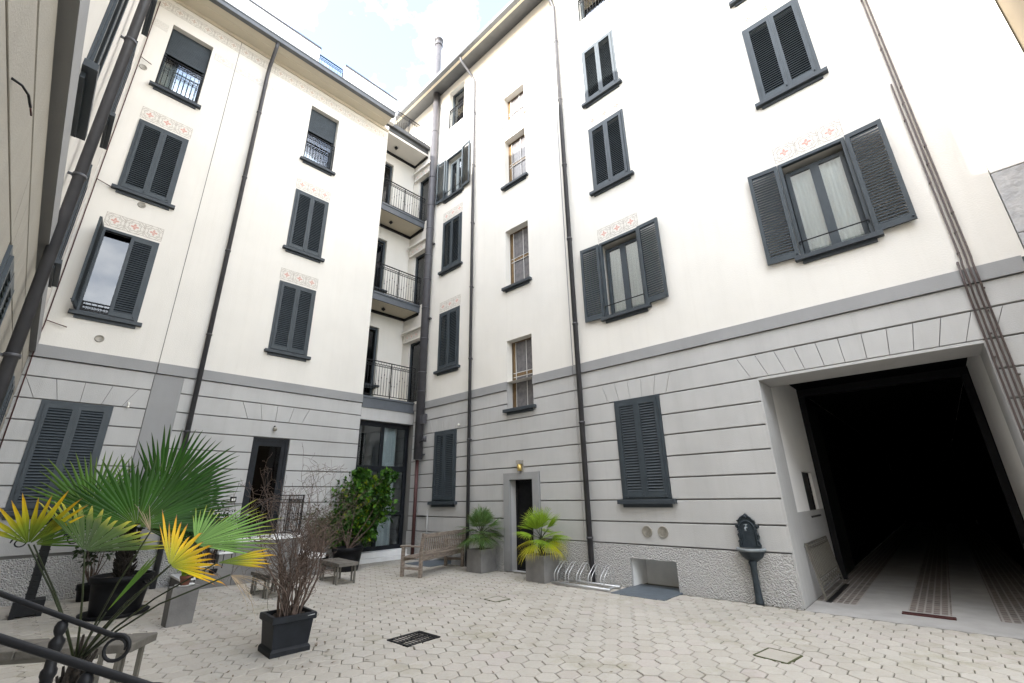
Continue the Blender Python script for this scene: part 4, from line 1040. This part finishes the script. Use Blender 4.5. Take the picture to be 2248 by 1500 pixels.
small_palm(pLc + Vector((0, 0, .40)), .36, 36, .30, .37, 'bushy green fan palm growing in the planter by the teak bench', 'fr_small', 'fr_small', 11, grp='small potted fan palms')
# dry skirt of the left palm
small_palm(pRc + Vector((0, 0, .41)), .33, 22, .28, .38, 'lime green fan palm with yellow lower fronds by the narrow door', 'fr_lime', 'fr_lemon', 23, .22, grp='small potted fan palms')

# black planter with the bare shrub
c = Vector((-2.57, 5.70, 0))
t = thing('planter', 'square black resin planter with moulded rim and foot, in the foreground', 'planter', c, R(44))
mb = MB(); x = .19
def sq(x, z): return [(-x, -x, z), (x, -x, z), (x, x, z), (-x, x, z)]
lv = [(.205, 0), (.205, .045), (.195, .06), (.185, .07), (.205, .30), (.225, .305), (.23, .315), (.23, .365), (.222, .372), (.19, .372), (.185, .31)]
vs = []; 
for xx, z in lv: vs += sq(xx, z)
fs = [(3, 2, 1, 0)]
for k in range(len(lv) - 1):
    for j in range(4): fs.append((4 * k + j, 4 * k + (j + 1) % 4, 4 * k + 4 + (j + 1) % 4, 4 * k + 4 + j))
mb.add(vs, fs); mb.build('box', 'anthracite', t)
mb = MB(); soil(mb, .186, .186, .325); mb.build('soil', 'soil', t)
mb = MB(); mb.tube([(.13, -.231, .345), (.20, -.234, .35), (.233, -.20, .34), (.236, -.1, .335)], .004, 5); mb.build('tie', 'galv', t)

def bare_shrub(loc, lab, seed):
    rnd = random.Random(seed)
    t = thing('bare_shrub', lab, 'shrub', loc); st = MB(); tw = MB()
    def wand(p, d, L, r, depth, curl):
        n = max(5, int(L / .05)); pts = [p.copy()]; rs = [r]; d = d.normalized()
        ax = Vector((rnd.gauss(0, 1), rnd.gauss(0, 1), rnd.gauss(0, 1))).normalized(); kids = []
        for i in range(n):
            d = (d + Vector((rnd.gauss(0, .13), rnd.gauss(0, .13), rnd.gauss(0, .10) + (.05 if depth == 0 else 0))) + ax.cross(d) * curl * (1.5 if i > n * .4 else .5)).normalized()
            p = p + d * (L / n); pts.append(p.copy()); rs.append(max(.0014, r * (1 - .8 * (i + 1) / n)))
            if depth < 3 and i > n * .22 and rnd.random() < (.8 if depth == 0 else .45): kids.append((p.copy(), d.copy(), rs[-1]))
        (st if depth == 0 else tw).tube(pts, rs, 6 if depth == 0 else 4, cap=False, tint=None)
        for kp, kd, kr in kids:
            q = Vector((rnd.gauss(0, 1), rnd.gauss(0, 1), rnd.gauss(.15, .8)))
            wand(kp, kd * .6 + q * .5, L * rnd.uniform(.16, .34), max(.0016, kr * .55), depth + 1, rnd.uniform(-.32, .32))
    for k in range(27):
        an = rnd.uniform(0, 2 * PI); rr = .12 * math.sqrt(rnd.random())
        p = Vector((rr * math.cos(an), rr * math.sin(an), 0)); lean = rnd.uniform(.0, .17)
        wand(p, Vector((math.cos(an) * lean, math.sin(an) * lean, 1)), rnd.uniform(.85, 1.5), rnd.uniform(.008, .0135), 0, rnd.uniform(-.09, .09))
    for k in range(40):
        an = rnd.uniform(0, 2 * PI); z = rnd.uniform(.1, .75)
        wand(Vector((.1 * math.cos(an), .1 * math.sin(an), z)), Vector((math.cos(an), math.sin(an), rnd.uniform(.4, 2.2))), rnd.uniform(.25, .55), .0035, 1, rnd.uniform(-.4, .4))
    for k in range(7):
        an = rnd.uniform(0, 2 * PI); wand(Vector((.06 * math.cos(an), .06 * math.sin(an), 0)), Vector((math.cos(an) * .06, math.sin(an) * .06, 1)), rnd.uniform(1.55, 1.85), .0075, 1, rnd.uniform(-.02, .02))
    st.build('stem', 'twig', t); tw.build('twigs', 'twig', t); return t
bare_shrub(c + Vector((0, 0, .30)), 'tangled leafless shrub growing in the black foreground planter', 42)

# pots
def round_pot(loc, r, h, lab, m='plastic', saucer=False, rings=2):
    t = thing('plant_pot', lab, 'plant pot', loc)
    pr = [(r * .78, 0), (r * .80, .02), (r * .90, h * .55), (r * .95, h - .09), (r * 1.03, h - .085), (r * 1.05, h - .01), (r * 1.02, h), (r * .95, h), (r * .93, h - .06), (0, h - .06)]
    mb = MB(); mb.lathe(pr, 32); mb.build('pot', m, t)
    mb = MB(); mb.lathe([(r * .92, h - .055), (r * .5, h - .045), (0, h - .04)], 20); mb.build('soil', 'soil', t)
    if saucer: mb = MB(); mb.lathe([(r * .85, 0), (r * 1.08, .0), (r * 1.14, .045), (r * 1.11, .05), (r * 1.0, .02), (r * .85, .02)], 32); mb.build('saucer', m, t)
    return t
pLem = PA(5.45, .93)
round_pot(pLem, .34, .50, 'round black plastic pot holding the lemon bush')
bigp = Vector((-5.98, 7.50, 0))
round_pot(bigp, .37, .54, 'large round black pot with saucer at the foot of the dark palm trunk', saucer=True)
mb = MB()
for s in (-1, 1):
    mb.tube([(s * .37, -.06, .45), (s * .42, -.05, .41), (s * .43, 0, .38), (s * .42, .05, .41), (s * .37, .06, .45)], .012, 6)
mb.build('handle', 'plastic', bpy.data.objects['plant_pot.001'])

def leafy(t, ctr, rx, ry, rz, n, size, mname, seed, clumps=26, tintmax=1., stems=None, name='foliage', flat=.35, lobes=None):
    rnd = random.Random(seed); mb = MB(); cs = []
    for k in range(clumps):
        v = Vector((rnd.gauss(0, 1), rnd.gauss(0, 1), rnd.gauss(0, 1))).normalized() * (rnd.random() ** .45)
        if lobes:
            lo = lobes[k % len(lobes)]; cs.append((lo[0] + v * lo[1] * .8, lo[1] * rnd.uniform(.45, 1.15), rnd.random())); continue
        cs.append((Vector((v.x * rx, v.y * ry, v.z * rz)) + ctr, rnd.uniform(.14, .30) * (rx + rz), rnd.random()))
    for k in range(n):
        cc, cr, g = cs[rnd.randrange(clumps)]
        v = Vector((rnd.gauss(0, 1), rnd.gauss(0, 1), rnd.gauss(0, 1))).normalized(); p = cc + v * cr * (rnd.random() ** .5)
        d = (v + Vector((rnd.gauss(0, .6), rnd.gauss(0, .6), rnd.gauss(-.1, .5)))).normalized(); s = d.cross(Vector((rnd.gauss(0, 1), rnd.gauss(0, 1), rnd.gauss(0, 1)))).normalized(); nn = d.cross(s)
        L = size * rnd.uniform(.65, 1.25); w = L * flat
        tt = min(tintmax, max(0, rnd.gauss(.3 + .4 * g, .2) + (.5 if rnd.random() < .05 else 0))); gg = rnd.random()
        mb.add([p, p + d * L * .45 - s * w + nn * w * .3, p + d * L * .45, p + d * L * .45 + s * w + nn * w * .3, p + d * L - nn * L * .12], [(0, 1, 2), (0, 2, 3), (1, 4, 2), (2, 4, 3)], 0, False, (tt, gg, 0))
    mb.build(name, mname, t)
    st = MB()
    for cc, cr, g in cs[::7 if lobes else 1]:
        b = stems or Vector((0, 0, 0)); m1 = b.lerp(cc, .5) + Vector((rnd.gauss(0, .04), rnd.gauss(0, .04), -.05)); st.tube([b, m1, cc], [.016, .009, .003], 5)
    st.build('stem', 'twig', t)
t = thing('lemon_bush', 'glossy green bush with a few yellow leaves in front of the glazed entrance', 'bush', pLem + Vector((0, 0, .44)))
o_ = pLem + Vector((0, 0, .44))
leafy(t, Vector((0, 0, 1)), .74, .6, .66, 4300, .115, 'lemonleaf', 4, 80, lobes=[(at(x, y, dd) - o_, rr * 1.22) for x, y, dd, rr in ((765, 1120, 11.5, .30), (758, 1168, 11.0, .20), (802, 1172, 11.1, .20), (790, 1085, 11.5, .30), (812, 1125, 11.4, .28), (745, 1088, 11.5, .22), (735, 1140, 11.2, .24), (785, 1108, 11.6, .30), (816, 1072, 11.6, .22), (852, 1050, 11.8, .13), (800, 1145, 11.3, .26), (832, 1110, 11.6, .24), (772, 1150, 11.0, .2), (790, 1045, 11.9, .14), (845, 1080, 11.5, .16))])
p2 = PA(5.0, .45); round_pot(p2, .2, .34, 'small black pot behind the stone trough')
t = thing('shrub', 'olive green twiggy shrub to the left of the lemon bush', 'bush', p2 + Vector((0, 0, .3)))
leafy(t, Vector((-.05, -.05, .62)), .42, .34, .5, 1500, .055, 'oliveleaf', 9, 24, flat=.25)
p3 = PA(2.75, .62); round_pot(p3, .26, .33, 'low black pot under the yellow fronds by the left wing wall')
t = thing('shrub', 'dark leaved shrub against the left wing, behind the palms', 'bush', p3 + Vector((0, 0, .28)))
leafy(t, Vector((-.2, 0, .75)), .55, .3, .5, 1300, .075, 'darkleaf', 13, 22)
p4 = PA(1.02, .5); round_pot(p4, .17, .26, 'little black pot beneath the shuttered ground floor window')
t = thing('shrub', 'thin sapling with dark drooping leaves under the left ground floor window', 'bush', p4 + Vector((0, 0, .22)))
leafy(t, Vector((0, 0, .62)), .30, .2, .22, 170, .11, 'darkleaf', 15, 9, flat=.22)

# slim cement pedestal with terracotta pot
pd = Vector((-4.60, 6.88, 0)); 
t = thing('pedestal', 'slim grey cement pedestal carrying a small terracotta pot', 'pedestal', pd, math.atan2(.25, .20))
mb = MB(); mb.add([(-.15, -.10, 0), (.15, -.10, 0), (.15, .10, 0), (-.15, .10, 0), (-.16, -.11, .46), (.16, -.11, .46), (.16, .11, .46), (-.16, .11, .46)], [(3, 2, 1, 0), (4, 5, 6, 7), (0, 1, 5, 4), (1, 2, 6, 5), (2, 3, 7, 6), (3, 0, 4, 7)]); mb.build('body', 'cement', t)
t = thing('flower_pot', 'small terracotta pot on a white saucer, on top of the slim pedestal', 'flower pot', pd + Vector((0, 0, .46)))
mb = MB(); mb.lathe([(.09, 0), (.115, .015), (.118, .022), (.09, .012), (0, .012)], 20); mb.build('saucer', 'white_stone', t)
mb = MB(); mb.lathe([(.05, .012), (.068, .10), (.075, .10), (.075, .13), (.065, .13), (.06, .11), (0, .11)], 16); mb.build('pot', 'terracotta', t)
t = thing('potted_plant', 'little bright green plant in the terracotta pot', 'plant', pd + Vector((0, 0, .56)))
leafy(t, Vector((.03, 0, .12)), .10, .10, .06, 60, .07, 'fr_lime', 17, 5, .6)

# stone trough and entrance landing by the left wing
t = thing('stone_trough', 'low pale stone trough with white slab top behind the slatted bench', 'trough', PA(4.66, 0), YA)
mb = MB(); mb.box(-.17, .17, -1.02, -.06, 0, .34); mb.build('base', 'cement', t)
mb = MB(); mb.cbox(-.21, .21, -1.07, -.05, .342, .42, .008); mb.build('slab', 'white_stone', t)
t = thing('entrance_landing', 'raised door landing with white stone tread and wrought iron railing', 'steps', PA(3.71, 0), YA)
mb = MB(); mb.box(-.62, .62, -.90, -.035, 0, .775)
for k in range(3): mb.box(-.62 - .28 * (k + 1), -.62 - .28 * k - .002, -.88, -.05, 0, .775 - .2 * (k + 1))
mb.build('base', 'cement', t)
mb = MB(); mb.cbox(-.66, .65, -.93, -.036, .777, .835, .008)
for k in range(3): mb.cbox(-.64 - .28 * (k + 1), -.665 - .28 * k, -.90, -.05, .777 - .2 * (k + 1), .815 - .2 * (k + 1), .006)
mb.build('tread', 'white_stone', t)
link('railing', rail_mesh(.85, .84), t, (.58, -.48, .835), PI / 2); link('railing', rail_mesh(.62, .84), t, (.28, -.88, .835))
mb = MB(); mb.tube([(-.04, -.88, 1.66), (-.5, -.88, 1.35), (-1.3, -.88, .85)], .015, 8)
for k in range(9):
    x = -.12 - k * .14; z = 1.62 - (-.04 - x) * .635; mb.tube([(x, -.88, max(.0, z - .80)), (x, -.88, z)], .008, 5)
    mb.tube([(x - .07 + .045 * math.cos(a), -.88, z - .16 + .045 * math.sin(a)) for a in [2 * PI * q / 10 for q in range(9)]], .006, 5)
mb.build('railing', 'iron', t)

# wrought iron stand at far left
t = thing('iron_post', 'black wrought iron post with scrolls on a square foot at the far left', 'post', Vector((-7.28, 7.48, 0)), YA)
mb = MB(); mb.box(-.17, .17, -.17, .17, .03, .22)
for a in (-.14, .14):
    for b in (-.14, .14): mb.box(a - .03, a + .03, b - .03, b + .03, 0, .03)
mb.build('foot', 'iron', t)
mb = MB(); mb.box(-.055, .055, -.055, .055, .22, 1.35); mb.lathe([(.08, 0), (.09, .03), (.05, .06), (.06, .1), (0, .14)], 12, (0, 0, 1.35))
for k in range(12): mb.lathe([(.058, -.012), (.07, 0), (.058, .012)], 8, (0, 0, .3 + k * .085))
mb.build('shaft', 'iron', t)
mb = MB()
def scroll(cx, cz, r0, turns, sgn, n=28): return [(cx + sgn * (r0 * (1 - .75 * i / n)) * math.cos(2 * PI * turns * i / n), 0, cz + (r0 * (1 - .75 * i / n)) * math.sin(2 * PI * turns * i / n)) for i in range(n + 1)]
mb.tube([(.05, 0, 1.28), (.2, 0, 1.22), (.36, 0, 1.10)] + scroll(.30, 1.02, .10, 1.4, 1), .010, 6); mb.tube([(.05, 0, 1.1), (.15, 0, 1.12)] + scroll(.2, 1.06, .05, 1.2, 1), .008, 6)
mb.tube([(-.05, 0, 1.28), (-.2, 0, 1.22), (-.36, 0, 1.10)] + scroll(-.30, 1.02, .10, 1.4, -1), .010, 6)
mb.build('scroll', 'iron', t)

# foreground stair handrails
def handrail(p0, p1, r, post_at, lab, curl):
    d = (p1 - p0); hz = Vector((d.x, d.y, 0)).normalized()
    t = thing('stair_handrail', lab, 'handrail', Vector((post_at.x, post_at.y, 0)), 0, 'stair handrails')
    o = Vector((post_at.x, post_at.y, 0)); q0 = p0 - d * 1.2 - o; q1 = p1 - o
    mb = MB(); path = [q0, q0.lerp(q1, .5), q1]
    if curl:
        c = q1 + Vector((0, 0, -.036)) + hz * .015
        for i in range(22):
            a = PI / 2 - i * R(22); rr = .036 * (1 - .016 * i); path.append(c + hz * (rr * math.cos(a)) + Vector((0, 0, rr * math.sin(a))))
    mb.tube(path, [r] * 3 + [r * (.85 - .02 * i) for i in range(len(path) - 3)], 12); mb.build('rail', 'iron', t)
    f = (o + Vector((0, 0, 0)) - p0).dot(hz) / max(1e-6, (p1 - p0).dot(hz)); zr = (p0 + d * f).z - r
    mb = MB(); z = zr
    mb.lathe([(.022, 0), (.022, .08), (.018, .10), (.015, z - .15), (.019, z - .14), (.019, z - .128), (.014, z - .12), (.0135, z - .085), (.0185, z - .064), (.0185, z - .055), (.009, z - .042), (.012, z - .037), (.0155, z - .027), (.0155, z - .016), (.011, z - .005), (.0, z)], 18); mb.build('newel_post', 'iron', t)
    return t
r1a, r1b = at(0, 1303, 1.30), at(248, 1395, 1.34)
handrail(r1a, r1b, .0075, at(140, 1356, 1.325), 'farther black handrail in the lower left corner, ending in a scroll', True)
r2a, r2b = at(0, 1402, 1.02), at(330, 1508, 1.06)
handrail(r2a, r2b, .0092, at(195, 1464, 1.045), 'nearer and thicker black handrail across the lower left corner', True)

# ================================================================== FOREGROUND PALM with yellow fronds
D0 = 2.55
crown = at(165, 1458, D0)
tp = Vector((crown.x, crown.y, 0))
round_pot(tp, .23, .40, 'black pot in the lower left corner behind the handrails')
t = thing('fan_palm', 'sparse fan palm with yellowing fronds in the lower left corner', 'palm', tp + Vector((0, 0, .34)), 0)
org = tp + Vector((0, 0, .34)); cl = crown - org
mb = MB(); mb.tube([(0, 0, 0), cl * .5, cl], [.05, .055, .03], 10)
rnd = random.Random(2)
for k in range(26):
    an = rnd.uniform(0, 2 * PI); z = cl.z * rnd.random(); mb.tube([(.04 * math.cos(an), .04 * math.sin(an), z), (.085 * math.cos(an), .085 * math.sin(an), z + rnd.uniform(.05, .14))], [.016, .006], 5)
mb.build('trunk', 'bark', t)
def pxdir(ang, tilt, p): # ang: apparent angle in degrees (0 right, 90 up); tilt: how far the blade leans away from the viewer
    f = (p - Vector((0, 0, HC))).normalized(); r_ = (cR - f * cR.dot(f)).normalized(); d_ = f.cross(r_)
    v = r_ * math.cos(R(ang)) - d_ * math.sin(R(ang)); return (v * math.cos(R(tilt)) + f * math.sin(R(tilt))).normalized(), (r_ * math.sin(R(ang)) + d_ * math.cos(R(ang)))
def px_frond(par, org, base_, hx, hy, dep, ang, tilt, radpx, spread, nseg, mname, seed, **kw):
    hub = at(hx, hy, dep) - org; a, b = pxdir(ang, tilt, hub + org)
    return frond(par, 'frond', base_, hub, a, b, radpx * dep / FPX, R(spread), nseg, mname, kw.pop('pr', .0048), rnd=random.Random(seed), **kw)
px_frond(t, org, cl, 62, 1195, 2.5, 98, -25, 124, 120, 11, 'fr_half', 1, split=.48, droop=.05)
px_frond(t, org, cl, 74, 1196, 2.6, 28, 20, 140, 62, 9, 'fr_mid', 2, split=.3, droop=.05)
px_frond(t, org, cl, 186, 1212, 2.35, 70, 74, 395, 66, 18, 'fr_tip', 3, split=.62, droop=.03)
px_frond(t, org, cl, 372, 1243, 2.3, 48, 62, 190, 104, 17, 'fr_yellow', 4, split=.52, droop=.06, vary=.2)
px_frond(t, org, cl, 424, 1196, 2.75, 18, 20, 190, 56, 15, 'fr_pale', 5, split=.5, droop=.04)
px_frond(t, org, cl, 428, 1194, 2.8, 70, 45, 118, 62, 12, 'fr_pale', 15, split=.5, droop=.04)
px_frond(t, org, cl, 476, 1236, 2.5, 8, 15, 118, 26, 6, 'fr_half', 6, split=.7, droop=.06)
px_frond(t, org, cl, 232, 1345, 2.45, 66, 5, 150, 9, 3, 'fr_mid', 7, split=.8, droop=.0)
px_frond(t, org, cl, 505, 1262, 2.3, -25, 5, 75, 46, 9, 'fr_dry', 8, split=.2, droop=.3, vary=.4)
px_frond(t, org, cl, 330, 1168, 2.4, 118, 5, 62, 30, 5, 'fr_dry', 9, split=.25, droop=.1, vary=.4)

# ================================================================== BIG GREEN PALM in the large pot
t = thing('fan_palm', 'large dark green fan palm with a thick trunk in the big black pot', 'palm', bigp + Vector((0, 0, .48)))
org = bigp + Vector((0, 0, .48)); cw = at(287, 1165, 6.9); cl = cw - org
mb = MB(); mb.tube([(0, 0, 0), cl * .35 + Vector((-.03, 0, 0)), cl * .7, cl], [.10, .105, .10, .07], 12)
rnd = random.Random(6)
for k in range(150):
    an = rnd.uniform(0, 2 * PI); f = rnd.random(); p = cl * f + Vector((.095 * math.cos(an), .095 * math.sin(an), 0)); mb.tube([p, p + Vector((.05 * math.cos(an), .05 * math.sin(an), rnd.uniform(.0, .1)))], [.02, .006], 4)
mb.build('trunk', 'bark', t)
px_frond(t, org, cl, 200, 1128, 6.9, 112, 15, 150, 100, 20, 'fr_mid', 21, split=.55, droop=.03, pr=.014)
px_frond(t, org, cl, 350, 1098, 7.0, 58, 10, 172, 128, 30, 'fr_dark', 22, split=.62, droop=.03, pr=.014)
px_frond(t, org, cl, 300, 1156, 6.3, 88, 30, 185, 190, 38, 'fr_dark', 23, split=.62, droop=.03, pr=.014)
px_frond(t, org, cl, 332, 1140, 6.6, 28, 10, 175, 84, 24, 'fr_dark', 24, split=.6, droop=.03, pr=.014)
px_frond(t, org, cl, 268, 1150, 6.7, 158, 20, 145, 66, 18, 'fr_dark', 25, split=.55, droop=.05, pr=.014)
px_frond(t, org, cl, 318, 1160, 6.8, -2, 20, 150, 50, 16, 'fr_dark', 26, split=.55, droop=.05, pr=.014)
px_frond(t, org, cl, 285, 1130, 7.2, 98, 10, 128, 80, 18, 'fr_dark', 27, split=.55, droop=.03, pr=.014)

# ================================================================== CAMERA, LIGHT, SKY
cam = bpy.data.cameras.new('camera'); co = bpy.data.objects.new('camera', cam); COL.objects.link(co)
m3 = Matrix((cR, -cD, -cF)).transposed(); co.matrix_world = Matrix.Translation((0, 0, HC)) @ m3.to_4x4()
cam.sensor_width = 36; cam.lens = FPX / 2248 * 36; cam.clip_start = .05; cam.clip_end = 2000
sc.camera = co
EL = R(23.9)
hd = (-nB + dB * .03).normalized()                     # horizontal travel of the sunlight
ld = Vector((hd.x * math.cos(EL), hd.y * math.cos(EL), -math.sin(EL)))
sun = bpy.data.lights.new('sun', 'SUN'); so = bpy.data.objects.new('sun', sun); COL.objects.link(so)
sun.energy = 3.0; sun.angle = R(.5); sun.color = (1., .95, .88)
so.rotation_euler = ld.to_track_quat('-Z', 'Y').to_euler()
w = bpy.data.worlds.new('World'); sc.world = w; w.use_nodes = True; nt = w.node_tree
bg = nt.nodes['Background']
sky = nd(nt, 'ShaderNodeTexSky', sky_type='NISHITA'); sky.sun_disc = False; sky.sun_elevation = EL
sky.sun_rotation = math.atan2(-hd.x, -hd.y); sky.air_density = 1.; sky.dust_density = 1.; sky.ozone_density = 1.5
tc = nd(nt, 'ShaderNodeTexCoord')
mp = nd(nt, 'ShaderNodeMapping'); mp.inputs['Scale'].default_value = (1, 1, 1.6); mp.inputs['Location'].default_value = (.35, .1, .2); nt.links.new(tc.outputs['Generated'], mp.inputs['Vector'])
n1 = nd(nt, 'ShaderNodeTexNoise'); n1.inputs['Scale'].default_value = 3.4; n1.inputs['Detail'].default_value = 9; n1.inputs['Roughness'].default_value = .56; nt.links.new(mp.outputs[0], n1.inputs['Vector'])
cl_ = mth(nt, 'MULTIPLY_ADD', n1.outputs[0], 4.2, -1.70); nt.nodes[-1].use_clamp = True
skc = mixc(nt, mth(nt, 'MULTIPLY_ADD', cl_, .85, .025), sky.outputs[0], (9.9, 9.9, 9.8))
nt.links.new(skc, bg.inputs['Color']); bg.inputs['Strength'].default_value = .15
sc.view_settings.view_transform = 'Standard'; sc.view_settings.look = 'None'; sc.view_settings.exposure = 2.78; sc.view_settings.gamma = 1
sc.view_settings.use_curve_mapping = False
